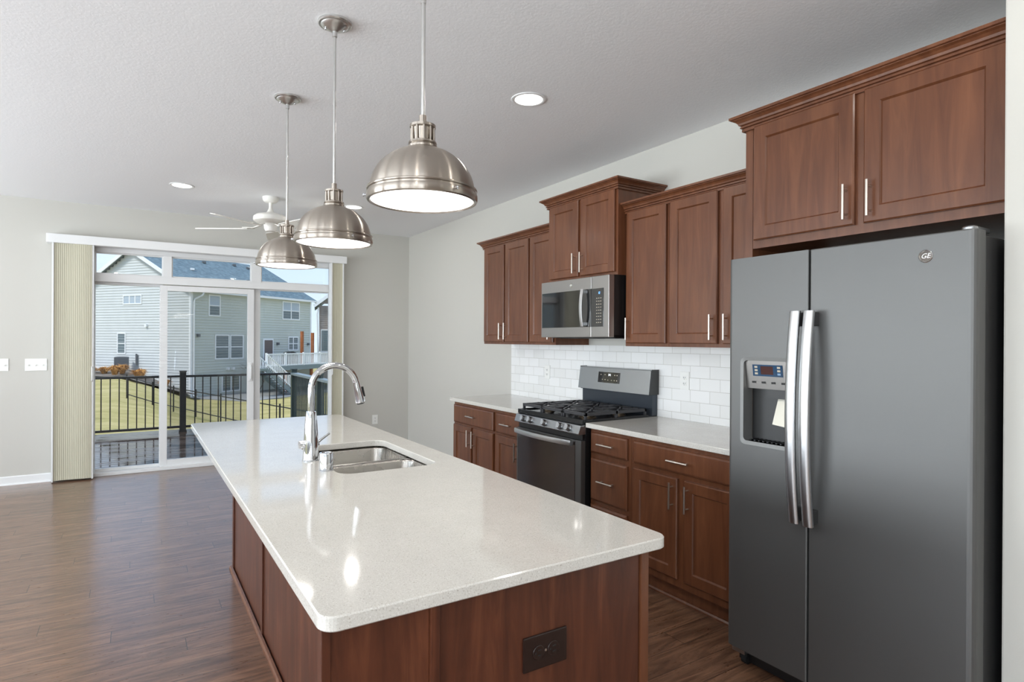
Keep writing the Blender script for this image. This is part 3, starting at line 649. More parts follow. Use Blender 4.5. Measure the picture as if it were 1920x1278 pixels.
for k in range(4):
    yy = 1.437+k*.045; q = MB(); q.add(onpanel(yy,yy+.018,1.228,1.236,.002), [(0,1,2,3)]); q.build('touch_key', M['darkslot'], cp)
q = MB(); q.prism([(1.425,1.204),(1.53,1.204),(1.522,1.168),(1.435,1.168)], FX+.03, FX+.10, 'x'); q.build('ice_chute', M['slatedark'], fd)
q = MB(); q.obox((FX+.050,1.468,1.115), (.97,0,-.22), (0,1,.10), (.22,-.1,.97), .004, .032, .060); q.build('paddle', mat('paddle_metal', sc(188,184,172), .4, .7), fd)
q = MB(); q.box(FX+.004, 2.295, HY0+.01, HY1-.01, HZ0+.006, HZ0+.012)
for k in range(9): yy = HY0+.03+k*.02; q.box(FX+.02, 2.28, yy, yy+.008, HZ0+.012, HZ0+.016)
q.build('drip_tray', M['black'], fd)
def bow_handle(y0, y1, parent, name='handle'):
    q = MB(); n_ = 24; vs = []; fs = []
    for k in range(n_+1):
        t_ = k/n_; z = .706+(1.520-.706)*t_; bow = .030*(1-(2*t_-1)**2); xo = FX-.048-bow
        yb = (y0+y1)/2
        hw = (y1-y0)/2
        for (dx, dy) in ((0,-hw),(-.004,-hw*.9),(-.009,-hw*.45),(-.010,0),(-.009,hw*.45),(-.004,hw*.9),(0,hw),(.012,hw*.9),(.012,-hw*.9)): vs.append((xo+dx, yb+dy, z))
    m_ = 9
    for k in range(n_): fs += [(k*m_+j, k*m_+(j+1)%m_, (k+1)*m_+(j+1)%m_, (k+1)*m_+j) for j in range(m_)]
    q.add(vs, fs, 0, True); q.add(vs[:m_], [list(range(m_))[::-1]]); q.add(vs[-m_:], [list(range(m_))])
    o_ = q.build(name, M['handle'], parent)
    for a, b_ in ((.712,.765),(1.462,1.515)): q = MB(); q.box(FX-.044, FX+.002, y0+.006, y1-.006, a, b_, bev=.004); q.build('handle_mount', M['slatedark'], o_)
bow_handle(1.338, 1.378, fd); bow_handle(1.282, 1.322, rd)
q = MB(); q.lathe((FX+.045,FY0+.035,1.757), [(.022,0),(.022,.010),(.018,.014),(.006,.016),(0,.016)], 24); q.box(FX+.045, 2.35, FY0+.02, FY0+.05, 1.757, 1.772, bev=.003); q.build('hinge_cover', M['steel'], fr)
def text_mesh(txt, size, ext, name, m_, parent, origin, ax_right, ax_up, shear=0.0):
    cu = bpy.data.curves.new(name, 'FONT'); cu.body = txt; cu.size = size; cu.extrude = ext; cu.align_x = 'CENTER'; cu.align_y = 'CENTER'; cu.shear = shear
    tmp = bpy.data.objects.new('tmp', cu); COL.objects.link(tmp); dg = bpy.context.evaluated_depsgraph_get(); me = bpy.data.meshes.new_from_object(tmp.evaluated_get(dg))
    bpy.data.objects.remove(tmp); bpy.data.curves.remove(cu)
    r_ = Vector(ax_right); u_ = Vector(ax_up); n_ = r_.cross(u_); off = root_loc(parent)
    for v in me.vertices: v.co = Vector(origin)+r_*v.co.x+u_*v.co.y+n_*v.co.z-off
    me.materials.clear(); me.materials.append(m_); me.name = name
    o_ = bpy.data.objects.new(name, me); COL.objects.link(o_); o_.parent = parent; return o_
def badge(c, r_, parent):
    q = MB(); q.lathe(c, [(r_,0),(r_,.0015),(r_*.93,.003),(r_*.84,.003),(r_*.80,.0018),(0,.0018)], 32, axis=(-1,0,0)); b_ = q.build('badge', M['chrome'], parent)
    text_mesh('GE', r_*1.05, .0004, 'monogram', M['plate'], b_, (c[0]-.0024,c[1],c[2]), (0,-1,0), (0,0,1), .3)
badge((FX,.930,1.685), .0215, rd)

# ---------------------------------------------------------------- gas range
RY0, RY1 = 2.921, 3.672
rg = empty('gas_range', (2.7, (RY0+RY1)/2, 0), 'dark stainless freestanding gas range with black cast iron grates', 'range')
q = MB(); q.box(2.405, 3.03, RY0, RY1, .02, .868); q.build('body', M['black'], rg)
q = MB(); q.box(2.385, 3.03, RY0, RY1, .870, .893, bev=.004); q.box(2.380, 2.398, RY0, RY1, .872, .903, bev=.004); q.box(2.398, 2.95, RY0, RY0+.012, .885, .903); q.box(2.398, 2.95, RY1-.012, RY1, .885, .903); ct = q.build('cooktop', M['blackenamel'], rg)
q = MB(); q.prism([(2.352,.812),(2.348,.818),(2.366,.868),(2.405,.872),(2.405,.812)], RY0+.004, RY1-.004, 'y'); q.build('control_panel', M['steel'], rg)
nrm = Vector((-.94,0,.34)).normalized()
for yy in (3.555, 3.470, 3.300, 3.125, 3.035):
    c = Vector((2.3565, yy, .843)); q = MB(); q.lathe(c, [(.0235,0),(.0235,.004),(.0215,.006),(.0205,.024),(.0185,.028),(0,.029)], 24, axis=nrm)
    kb = q.build('knob', M['steel'], rg); q = MB(); q.obox(c+nrm*.030, nrm, (0,1,0), nrm.cross(Vector((0,1,0))), .004, .0045, .018); q.build('grip', M['handle'], kb)
q = MB(); q.box(2.385, 2.41, RY0+.01, RY1-.01, .775, .812); q.build('vent_gap', M['black'], rg)
# oven door
q = MB(); y0_, y1_, z0_, z1_ = RY0+.004, RY1-.004, .215, .772
q.box(2.368, 2.405, y0_, y0_+.060, z0_, z1_, bev=.004); q.box(2.368, 2.405, y1_-.018, y1_, z0_, z1_, bev=.004); q.box(2.368, 2.405, y0_+.06, y1_-.018, z1_-.012, z1_); q.box(2.368, 2.405, y0_+.06, y1_-.018, z0_, z0_+.05)
od = q.build('oven_door', M['slate'], rg)
q = MB(); q.box(2.366, 2.40, y0_+.058, y1_-.016, z0_+.048, z1_-.010, bev=.002); q.build('oven_window', M['ovenglass'], od)
q = MB(); n_ = 20; vs = []
for k in range(n_+1):
    t_ = k/n_; yy = RY0+.075+(RY1-.02-RY0-.075)*t_; bow = .032*(1-(2*t_-1)**2); xo = 2.348-bow
    for dx, dz in ((0,-.019),(-.010,-.016),(-.013,0),(-.010,.016),(0,.019),(.010,.012),(.010,-.012)): vs.append((xo+dx, yy, .752+dz))
m_ = 7; q.add(vs, [(k*m_+j, k*m_+(j+1)%m_, (k+1)*m_+(j+1)%m_, (k+1)*m_+j) for k in range(n_) for j in range(m_)], 0, True); q.add(vs[:m_], [list(range(m_))]); q.add(vs[-m_:], [list(range(m_))[::-1]])
q.box(2.346, 2.368, RY0+.08, RY0+.11, .738, .766, bev=.004); q.box(2.346, 2.368, RY1-.055, RY1-.025, .738, .766, bev=.004)
q.build('handle', M['handle'], od)
q = MB(); q.box(2.372, 2.405, RY0+.004, RY1-.004, .06, .205, bev=.004); q.build('storage_drawer', M['slate'], rg)
q = MB(); q.box(2.43, 2.98, RY0+.02, RY1-.02, 0, .02); q.build('foot_rail', M['black'], rg)
# backguard
q = MB(); q.prism([(2.985,.893),(3.033,.893),(3.033,1.196),(3.015,1.200),(2.965,1.030),(2.985,1.028)], RY0+.003, RY1-.003, 'y'); q.build('backguard', mat('dark_blue_enamel', sc(62,68,76), .25, .4), rg)
q = MB(); q.prism([(2.946,1.036),(2.990,1.036),(3.012,1.203),(2.975,1.203),(2.966,1.198)], RY0-.004, RY1+.004, 'y'); bgp = q.build('backguard_panel', M['steel'], rg)
q = MB(); q.prism([(2.950,1.036),(3.034,1.036),(3.034,1.206),(2.972,1.206)], RY0-.010, RY0-.0045, 'y'); q.build('end_cap', M['slatedark'], rg); q = MB(); q.prism([(2.950,1.036),(3.034,1.036),(3.034,1.206),(2.972,1.206)], RY1+.0045, RY1+.010, 'y'); q.build('end_cap', M['slatedark'], rg)
def bgf(z): return 2.946+(z-1.036)/(1.198-1.036)*.020
def bgq(y0, y1, z0, z1, off, name, m_, parent):
    q = MB(); q.add([(bgf(z0)-off,y0,z0),(bgf(z0)-off,y1,z0),(bgf(z1)-off,y1,z1),(bgf(z1)-off,y0,z1),(bgf(z0)+.001,y0,z0),(bgf(z0)+.001,y1,z0),(bgf(z1)+.001,y1,z1),(bgf(z1)+.001,y0,z1)], [(0,1,2,3),(0,4,5,1),(1,5,6,2),(2,6,7,3),(3,7,4,0)]); return q.build(name, m_, parent)
ds = bgq(3.215, 3.450, 1.092, 1.170, .002, 'display_panel', M['blackglass'], bgp)
def seg7(ch, y, z, w_, h_, x, name, m_, parent):
    on = {'0':'abcdef','1':'bc','4':'bcfg','2':'abged','7':'abc',':':''}[ch]; q = MB(); t_ = w_*.22
    S_ = {'a':(0,1,1,1),'g':(0,.5,1,.5),'d':(0,0,1,0),'f':(0,.5,0,1),'b':(1,.5,1,1),'e':(0,0,0,.5),'c':(1,0,1,.5)}
    for s_ in on:
        a, b_, c, d = S_[s_]; ya, yb = y-(a)*w_, y-(c)*w_
        q.box(x-.0006, x, min(ya,yb)-t_/2, max(ya,yb)+t_/2, z+b_*h_-t_/2, z+d*h_+t_/2)
    return q.build(name, m_, parent)
seg7('1', 3.345, 1.140, .010, .018, bgf(1.15)-.0024, 'clock_digit', M['ledwhite'], ds); seg7('4', 3.326, 1.140, .010, .018, bgf(1.15)-.0024, 'clock_digit', M['ledwhite'], ds)
for yy, zz in ((3.42,1.150),(3.40,1.115),(3.37,1.115),(3.34,1.112),(3.30,1.112),(3.27,1.150),(3.245,1.150),(3.27,1.112),(3.245,1.112),(3.375,1.15)):
    q = MB(); x_ = bgf(zz)-.0022; q.box(x_-.0006, x_, yy-.005, yy+.005, zz-.003, zz+.003); q.build('touch_key', M['keys'], ds)
# burners and grates
gx0, gx1 = 2.412, 2.945
for (bx_, by_, rr_) in ((2.55,3.08,.045),(2.83,3.08,.036),(2.55,3.52,.040),(2.83,3.52,.032),(2.68,3.297,.048)):
    q = MB(); q.lathe((bx_,by_,.893), [(rr_*1.3,0),(rr_*1.25,.004),(rr_,.006),(rr_,.014)], 24); bu = q.build('burner', M['brass'], rg)
    q = MB(); q.lathe((bx_,by_,.907), [(rr_*.92,0),(rr_*.92,.006),(rr_*.8,.009),(0,.009)], 24); q.build('burner_cap', M['iron'], bu)
gh = .933
for k in range(3):
    ya = RY0+.016+k*.2405; yb = ya+.236; q = MB(); t_ = .015
    for yy in (ya+t_/2, yb-t_/2): q.bar((gx0,yy,gh),(gx1,yy,gh), t_, .018)
    for xx in (gx0+t_/2, gx1-t_/2, (gx0+gx1)/2): q.bar((xx,ya,gh),(xx,yb,gh), t_, .018)
    for xx in (gx0+t_/2, gx1-t_/2, (gx0+gx1)/2):
        for yy in (ya+t_/2, yb-t_/2): q.box(xx-t_/2, xx+t_/2, yy-t_/2, yy+t_/2, .893, gh)
    ym_ = (ya+yb)/2
    for cx_ in (gx0+.135, gx1-.135):
        for a in range(8):
            an = a*PI/4; dx, dy = math.cos(an), math.sin(an); ro = .115 if a % 2 == 0 else .13
            if a in (2,6): ro = .112
            q.bar((cx_+dx*.032, ym_+dy*.032, gh+.004),(cx_+dx*ro, ym_+dy*min(ro,.112), gh+.002), .011, .017)
    q.build('grate', M['iron'], rg)

# ---------------------------------------------------------------- microwave
MX = 2.58; MY0, MY1, MZ0, MZ1 = 2.910, 3.664, 1.425, 1.8315
mw = empty('microwave', (2.8, (MY0+MY1)/2, MZ0), 'slate over-the-range microwave mounted under the raised cabinet', 'microwave')
q = MB(); q.box(2.625, 3.035, MY0+.004, MY1-.004, MZ0+.014, MZ1); q.build('body', M['black'], mw)
q = MB(); q.box(2.66, 3.02, MY0+.03, MY1-.03, MZ0-.004, MZ0+.014); q.box(2.70,2.95,MY0+.08,MY0+.3,MZ0-.008,MZ0-.004); q.box(2.70,2.95,MY1-.3,MY1-.08,MZ0-.008,MZ0-.004); q.build('vent_grille', M['black'], mw)
YS = 3.086
q = MB(); q.box(MX, 2.625, YS+.0012, MY1, MZ0, MZ1-.002, bev=.004); md = q.build('microwave_door', M['mwfront'], mw)
q = MB(); q.box(MX, 2.625, MY0, YS-.0012, MZ0, MZ1-.002, bev=.004); kp = q.build('keypad_panel', M['mwfront'], mw)
q = MB(); q.box(MX-.002, MX+.001, YS+.002, 3.652, 1.494, 1.748, bev=.001); q.build('door_window', M['blackglass'], md)
q = MB(); q.box(MX-.002, MX+.001, 2.962, YS-.002, 1.494, 1.747, bev=.001); kg = q.build('keypad', M['blackglass'], kp)
seg7('1', 3.016, 1.710, .007, .013, MX-.0022, 'clock_digit', M['ledblue'], kg); seg7('2', 3.004, 1.710, .007, .013, MX-.0022, 'clock_digit', M['ledblue'], kg)
for i in range(9):
    for j in range(3):
        yy = 3.028-j*.020; zz = 1.682-i*.0200
        q = MB(); q.box(MX-.0026, MX-.002, yy-.005, yy+.005, zz-.0022, zz+.0022); q.build('button', M['keys'], kg)
q = MB(); vs = []; n_ = 16
for k in range(n_+1):
    t_ = k/n_; z = 1.498+(1.750-1.498)*t_; bow = .014*(1-(2*t_-1)**2); xo = MX-.024-bow
    for dx, dy in ((0,-.013),(-.005,-.010),(-.006,0),(-.005,.010),(0,.013),(.010,0)): vs.append((xo+dx, 3.155+dy, z))
m_ = 6; q.add(vs, [(k*m_+j, k*m_+(j+1)%m_, (k+1)*m_+(j+1)%m_, (k+1)*m_+j) for k in range(n_) for j in range(m_)], 0, True); q.add(vs[:m_], [list(range(m_))]); q.add(vs[-m_:], [list(range(m_))[::-1]])
q.box(MX-.020, MX, 3.146, 3.164, 1.505, 1.525); q.box(MX-.020, MX, 3.146, 3.164, 1.723, 1.743); q.build('handle', M['handle'], md)
badge((MX,3.305,1.787), .015, md)

# ---------------------------------------------------------------- pendants
def ribbed_dome():
    return None
def make_pendant(x, y, label):
    r = empty('pendant_light', (x, y, ZC), label, 'pendant light')
    q = MB(); q.lathe((x,y,ZC), [(.070,0),(.070,-.008),(.066,-.012),(.058,-.013),(.056,-.016),(.048,-.022),(.030,-.032),(.016,-.038),(.010,-.040),(.010,-.062),(0.0055,-.064)], 36); q.build('canopy', M['chromed'], r)
    for sg in (-1, 1):
        q = MB(); q.lathe((x+.036*sg, y-.01*sg, ZC-.026), [(.005,0),(.005,-.006),(.003,-.009),(0,-.009)], 10); q.build('canopy_screw', M['chrome'], r)
    q = MB(); q.tube([(x,y,ZC-.05),(x,y,2.40)], .0062, 12); q.tube([(x,y,2.408),(x,y,2.392)], .0078, 12); q.tube([(x,y,2.40),(x,y,2.045)], .0062, 12); q.build('rod', M['chromed'], r)
    q = MB(); q.lathe((x,y,0), [(.011,2.062),(.011,2.040),(.030,2.036),(.038,2.033),(.038,2.026),(.031,2.023),(.029,1.988),(.034,1.986),(.041,1.983),(.042,1.978),(.038,1.975),(.043,1.971),(.043,1.965),(.038,1.962)], 32)
    for k in range(10):
        a = 2*PI*k/10; q.tube([(x+.033*math.cos(a), y+.033*math.sin(a), 2.026),(x+.033*math.cos(a), y+.033*math.sin(a), 1.978)], .0038, 8)
    q.build('socket_cap', M['nickel'], r)
    pr = []; n_ = 16
    for k in range(n_+1):
        a = math.radians(14+76*k/n_); pr.append((.1535*math.sin(a), 1.838+.130*math.cos(a)))
    pr[0] = (.034, 1.967)
    q = MB(); q.lathe((x,y,0), pr, 64, caps=False); q.lathe((x,y,0), [(a-.0025, b_-.0015) for a, b_ in pr], 64, caps=False); q.build('shade', M['nickel'], r)
    q = MB(); q.lathe((x,y,0), [(.1545,1.8445),(.1605,1.843),(.1615,1.840),(.1605,1.837),(.157,1.835),(.157,1.830),(.1605,1.829),(.1625,1.825),(.1625,1.814),(.160,1.808),(.153,1.806),(.150,1.810),(.152,1.838)], 64, caps=False)
    ri = q.build('rim_band', M['nickel'], r)
    for k in range(3):
        a = 2*PI*k/3+.7; q = MB(); q.lathe((x+.163*math.cos(a), y+.163*math.sin(a), 1.820), [(.0035,-.002),(.0035,.003),(.005,.004),(.005,.008),(.003,.009)], 10, axis=(math.cos(a),math.sin(a),0)); q.build('thumb_screw', M['chrome'], ri)
    q = MB(); q.lathe((x,y,0), [(.1515,1.816),(.150,1.8105),(.10,1.8085),(0,1.808)], 48, caps=False); q.build('diffuser', M['glow'], r)
    L = bpy.data.lights.new('pendant_lamp', 'AREA'); L.shape = 'DISK'; L.size = .29; L.energy = PEND_W; L.color = (1,.95,.88)
    lo = bpy.data.objects.new('pendant_lamp', L); COL.objects.link(lo); lo.parent = r; lo.location = (0,0,1.803-ZC)
    return r
p0 = make_pendant(.718, 1.632, 'nearest and largest-looking brushed nickel dome pendant above the island')
p1 = copy_tree(p0); p1.location = (.716, 2.549, ZC); p1['label'] = 'middle brushed nickel dome pendant of the three above the island'
p2 = copy_tree(p0); p2.location = (.718, 3.482, ZC); p2['label'] = 'farthest brushed nickel dome pendant, hanging in front of the ceiling fan'

# ---------------------------------------------------------------- recessed lights
def can(x, y, label, vis=True):
    r = empty('recessed_light', (x, y, ZC), label, 'ceiling light')
    q = MB(); q.lathe((x,y,ZC), [(.098,0),(.096,-.004),(.088,-.006),(.078,-.004),(.074,.0)], 36, caps=False); q.build('trim_ring', M['trim'], r)
    q = MB(); q.lathe((x,y,ZC), [(.079,-.0035),(.05,-.0055),(0,-.0065)], 36, caps=False); q.build('lens', M['canglow'], r)
    L = bpy.data.lights.new('recessed_lamp', 'AREA'); L.shape = 'DISK'; L.size = .09; L.energy = CAN_W; L.color = (1,.96,.90)
    lo = bpy.data.objects.new('recessed_lamp', L); COL.objects.link(lo); lo.parent = r; lo.location = (0,0,-.02)
    return r
c0 = can(1.854, 2.768, 'bright recessed ceiling light nearest the kitchen wall cabinets')
def can2(x, y, label):
    c = copy_tree(c0); c.location = (x, y, ZC); c['label'] = label; return c
can2(.351, 5.985, 'recessed ceiling light left of the ceiling fan'); can2(1.881, 5.99, 'recessed ceiling light between the two farther pendants, right of the fan')
for (x, y) in ((1.854,.3),(-.3,.2),(-2.0,.2),(-2.4,2.8),(-2.4,5.9),(-.3,-1.8),(-2.2,-1.8),(1.6,-1.8)):  # unseen extra lights, added to brighten the room
    can2(x, y, 'added recessed ceiling light behind or beside the camera, outside the picture')['group'] = 'added recessed lights outside the picture'

# ---------------------------------------------------------------- ceiling fan
fxx, fyy = 1.092, 6.02
fan = empty('ceiling_fan', (fxx, fyy, ZC), 'white five-blade ceiling fan hanging near the patio door', 'ceiling fan')
q = MB(); q.lathe((fxx,fyy,ZC), [(.072,0),(.074,-.012),(.068,-.034),(.050,-.050),(.020,-.054)], 36); q.build('canopy', M['white'], fan)
q = MB(); q.lathe((fxx,fyy,ZC), [(.016,-.05),(.015,-.09),(.018,-.11),(.030,-.135),(.042,-.15)], 24); q.build('downrod', M['white'], fan)
q = MB(); q.lathe((fxx,fyy,ZC), [(.042,-.148),(.080,-.158),(.130,-.172),(.150,-.190),(.153,-.210),(.150,-.228),(.128,-.243),(.080,-.250),(.05,-.252)], 40); q.build('motor_housing', M['white'], fan)
q = MB(); q.lathe((fxx,fyy,ZC), [(.058,-.25),(.060,-.262),(.056,-.30),(.045,-.322),(.02,-.328),(0,-.328)], 30); q.build('switch_housing', M['white'], fan)
zb = 2.445
for k in range(5):
    a = math.radians(180+72*k); d = _R*math.cos(a)+Vector((_F.x,_F.y,0)).normalized()*math.sin(a); d.z = 0; d.normalize(); s_ = Vector((-d.y,d.x,0)); tilt = Vector((0,0,1))*-.2
    c = Vector((fxx,fyy,zb)); q = MB(); sv = (s_+tilt).normalized(); up = d.cross(sv)*-1
    o_l = [(.20,-.052),(.24,-.060),(.60,-.070),(.66,-.062),(.70,-.030),(.705,0),(.70,.030),(.66,.062),(.60,.070),(.24,.060),(.20,.052)]
    vs = [c+d*a_+sv*b_ for a_, b_ in o_l]+[c+d*a_+sv*b_+Vector((0,0,.006)) for a_, b_ in o_l]; n_ = len(o_l)
    q.add(vs, [(j,(j+1)%n_,n_+(j+1)%n_,n_+j) for j in range(n_)]+[list(range(n_)), [n_+j for j in range(n_)][::-1]]); bl = q.build('blade', M['white'], fan)
    q = MB(); q.bar(c+d*.09+Vector((0,0,.035)), c+d*.17+Vector((0,0,.006)), .030, .008); q.bar(c+d*.16+Vector((0,0,.007)), c+d*.26+Vector((0,0,.009)), .055, .005); q.build('blade_arm', M['white'], bl)

# ================================================================= outdoors
def gz(x, y):
    """ground height"""
    far = -2.8 if x > 3.4 else (-2.8+(3.4-x)/3.6*1.62 if x > -.2 else -1.18)
    # above the corner of the house the bank climbs to the left
    near = -1.35 if x < -1 else (-1.35-(x+1)*.10 if x < 4 else -1.85)
    t_ = max(0, min(1, (y-12)/33.)); t_ = t_*t_*(3-2*t_); bank = 1.0
    return near+(far-near)*t_
# terrain
q = MB(); nx, ny = 90, 70; vs = []; fs = []
for j in range(ny+1):
    yy = 7.55+92*(j/ny)**1.5
    for i in range(nx+1):
        xx = -45+95*i/nx; z_ = gz(xx, yy)
        vs.append((xx, yy, z_+.03*math.sin(xx*1.3+yy*.7)+.02*math.sin(xx*3.1-yy*1.9)))
for j in range(ny):
    for i in range(nx): a = j*(nx+1)+i; fs.append((a, a+1, a+nx+2, a+nx+1))
q.add(vs, fs, 0, True); lawn = q.build('lawn', M['grass']); tag(lawn, 'yellow-green dormant lawn sloping behind the deck', 'lawn', kind='stuff')
q = MB(); q.add([(-60,YR-.3,-.6),(-60,-60,-.6),(60,-60,-.6),(60,YR-.3,-.6)], [(0,1,2,3)]); q.add([(-60,-60,-.6),(-60,7.55,-.6),(XL-.3,7.55,-.6),(XL-.3,-60,-.6)], [(0,1,2,3)]); struct('ground', q, M['grass'])
# deck
DK = -.12
dk = MB()
yy = 7.52
while yy < 11.38: dk.box(-4.2, 2.52, yy, yy+.132, DK-.03, DK, bev=.004); yy += .140
dko = struct('deck', dk, M['deck'])
q = MB(); q.box(-4.2, 2.52, 11.39, 11.42, DK-.28, DK-.002); q.box(2.50, 2.54, 7.52, 11.42, DK-.28, DK-.032); q.build('fascia', M['railcap'], dko)
for x in (-4.0, -.8, 2.4): q = MB(); q.box(x-.07, x+.07, 11.2, 11.34, -2.3, DK-.03); q.build('support_post', M['railblack'], dko)
RY = 11.10
def railing(name, a, b_, label, posts, mcap, mbal, spacing=.115, bw=.016, cap=.055):
    a = Vector(a); b_ = Vector(b_); d = (b_-a); L = d.length; d.normalize(); r = empty(name, ((a+b_)/2)[:], label, 'railing')
    q = MB(); q.bar(a+Vector((0,0,.905)), b_+Vector((0,0,.905)), cap, .035); q.build('top_rail', mcap, r)
    q = MB(); q.bar(a+Vector((0,0,.085)), b_+Vector((0,0,.085)), .035, .035); q.build('bottom_rail', mbal, r)
    n_ = int(L/spacing)
    for k in range(1, n_):
        c = a+d*(L*k/n_); 
        if any(abs((c-a).dot(d)-pp) < .06 for pp in posts): continue
        q = MB(); q.box(c.x-bw/2, c.x+bw/2, c.y-bw/2, c.y+bw/2, c.z+.10, c.z+.89); q.build('baluster', mbal, r)
    for pp in posts:
        c = a+d*pp; q = MB(); q.box(c.x-.045, c.x+.045, c.y-.045, c.y+.045, c.z+.001, c.z+.975, bev=.004); q.box(c.x-.055, c.x+.055, c.y-.055, c.y+.055, c.z+.0, c.z+.03); q.box(c.x-.052, c.x+.052, c.y-.052, c.y+.052, c.z+.972, c.z+.995, bev=.004); q.build('post', mbal, r)
    return r
railing('deck_railing', (-3.2,RY,DK), (2.36,RY,DK), 'black metal railing along the far edge of the wet deck', [.7, 2.29, 3.88], M['railblack'], M['railblack'])
railing('deck_railing', (2.42,RY,DK), (2.42,7.62,DK), 'dark slatted side railing with grey cap at the right end of the deck', [0.0, 1.75, 3.4], M['railcap'], M['railgreen'], .105, .017, .13)

# ---- neighbouring house, local frame: x along B wall, y along A wall
HC = Vector((3.38,47.57,0)); VB = Vector((.807,.5905,0)); VA = Vector((-.5905,.807,0))
def house_root(name, c, vb, label, cat='house'):
    r = empty(name, c, label, cat); return r
def L2W(C_, vb, u, v, z): va = Vector((-vb.y, vb.x, 0)); return Vector(C_)+vb*u+va*v+Vector((0,0,z))
def lap_wall(q, C_, vb, p0, p1, outv, z0, z1, topf=None, lap=.20):
    """sawtooth lap siding from p0 to p1 (local u,v), outv = local outward; topf(t) top height"""
    n_ = max(1, int((z1-z0)/lap)); 
    for k in range(n_+1):
        a = z0+k*lap; b_ = min(a+lap, z1+.0)
        if b_-a < .01: continue
        t0, t1 = 0, 1
        if topf: 
            r_ = topf(b_)
            if r_ is None: continue
            t0, t1 = r_
        pa = (p0[0]+(p1[0]-p0[0])*t0, p0[1]+(p1[1]-p0[1])*t0); pb = (p0[0]+(p1[0]-p0[0])*t1, p0[1]+(p1[1]-p0[1])*t1); o = .032
        v0 = L2W(C_,vb,pa[0]+outv[0]*o,pa[1]+outv[1]*o,a); v1 = L2W(C_,vb,pb[0]+outv[0]*o,pb[1]+outv[1]*o,a); v2 = L2W(C_,vb,pb[0],pb[1],b_); v3 = L2W(C_,vb,pa[0],pa[1],b_)
        v4 = L2W(C_,vb,pa[0]+outv[0]*0,pa[1]+outv[1]*0,a); v5 = L2W(C_,vb,pb[0],pb[1],a)
        q.add([v0,v1,v2,v3,v4,v5], [(0,1,2,3),(0,4,5,1)])
def lbox(q, C_, vb, u0, u1, v0, v1, z0, z1, mi=0):
    vs = [L2W(C_,vb,u,v,z) for z in (z0,z1) for v in (v0,v1) for u in (u0,u1)]; q.add(vs, [(0,2,3,1),(4,5,7,6),(0,1,5,4),(2,6,7,3),(0,4,6,2),(1,3,7,5)], mi)
def hwindow(r, C_, vb, side, a0, a1, z0, z1, cols=1, rows=2, blind_top=False):
    pm = M['hglass']
    if isinstance(blind_top, bpy.types.Material): pm, blind_top = blind_top, False
    """side 'B': on v=0 face; 'A': on u=0 face"""
    def bx(q, s0, s1, d0, d1, zz0, zz1, mi=0):
        if side == 'B': lbox(q, C_, vb, s0, s1, -d1, -d0, zz0, zz1, mi)
        else: lbox(q, C_, vb, -d1, -d0, s0, s1, zz0, zz1, mi)
    q = MB(); f_ = .09
    bx(q, a0-f_, a0, .0, .06, z0-f_, z1+f_); bx(q, a1, a1+f_, .0, .06, z0-f_, z1+f_); bx(q, a0, a1, .0, .06, z0-f_, z0); bx(q, a0, a1, .0, .06, z1, z1+f_)
    for k in range(1, cols): s_ = a0+(a1-a0)*k/cols; bx(q, s_-.05, s_+.05, .0, .05, z0, z1)
    for k in range(1, rows): s_ = z0+(z1-z0)*k/rows; bx(q, a0, a1, .0, .045, s_-.035, s_+.035)
    w_ = q.build('window', M['htrim'], r)
    q = MB(); bx(q, a0, a1, .0, .03, z0, z1 if not blind_top else (z0+z1)/2); q.build('pane', pm, w_)
    if blind_top: q = MB(); bx(q, a0, a1, .0, .03, (z0+z1)/2, z1); q.build('blind', M['hblind'], w_)
    return w_
def simple_roof(r, C_, vb, u0, u1, v0, v1, ze, zr, oh=.35, matn='shingle'):
    vm = (v0+v1)/2; sl__ = (zr-ze)/(vm-v0); q = MB(); th = .12
    for sgn, va0 in ((1, v0), (-1, v1)):
        ea = va0-sgn*oh; zea = ze-sl__*oh
        vs = [L2W(C_,vb,u0-oh,ea,zea+th), L2W(C_,vb,u1+oh,ea,zea+th), L2W(C_,vb,u1+oh,vm,zr+th), L2W(C_,vb,u0-oh,vm,zr+th), L2W(C_,vb,u0-oh,ea,zea), L2W(C_,vb,u1+oh,ea,zea), L2W(C_,vb,u1+oh,vm,zr), L2W(C_,vb,u0-oh,vm,zr)]
        q.add(vs, [(0,1,2,3),(4,7,6,5),(0,4,5,1),(1,5,6,2),(2,6,7,3),(3,7,4,0)])
    rf = q.build('roof', M[matn], r)
    q = MB()
    for uu in (u0-oh-.03, u1+oh+.03):
        for sgn, va0 in ((1, v0), (-1, v1)):
            ea = va0-sgn*oh; zea = ze-sl__*oh; s0 = L2W(C_,vb,uu,ea,zea-.03); s1 = L2W(C_,vb,uu,vm,zr-.03); q.bar(s0, s1, .06, .26)
    q.build('rake_board', M['htrim'], rf)
    q = MB()
    for sgn, va0 in ((1, v0), (-1, v1)):
        ea = va0-sgn*(oh+.03); zea = ze-sl__*oh; s0 = L2W(C_,vb,u0-oh,ea,zea+.02); s1 = L2W(C_,vb,u1+oh,ea,zea+.02); q.bar(s0, s1, .08, .17)
        s0 = L2W(C_,vb,u0,va0-sgn*oh/2,zea-.03); s1 = L2W(C_,vb,u1,va0-sgn*oh/2,zea-.03); q.bar(s0, s1, oh, .02)
    q.build('gutter', M['htrim'], rf)
    return rf
hA = house_root('house', (HC.x,HC.y,-2.8), VB, 'large grey-sided two storey house with blue-grey roof behind the lawn')
BL, AL, ZE, ZR = 12.4, 11.74, 4.93, 8.02
q = MB(); lap_wall(q, HC, VB, (0,0), (BL,0), (0,-1), -2.85, ZE); q.build('side_wall', M['sidingB'], hA)
q = MB()
def tf(z): 
    if z <= ZE: return (0,1)
    h = (z-ZE)/(ZR-ZE)
    return None if h >= .99 else (h/2, 1-h/2)
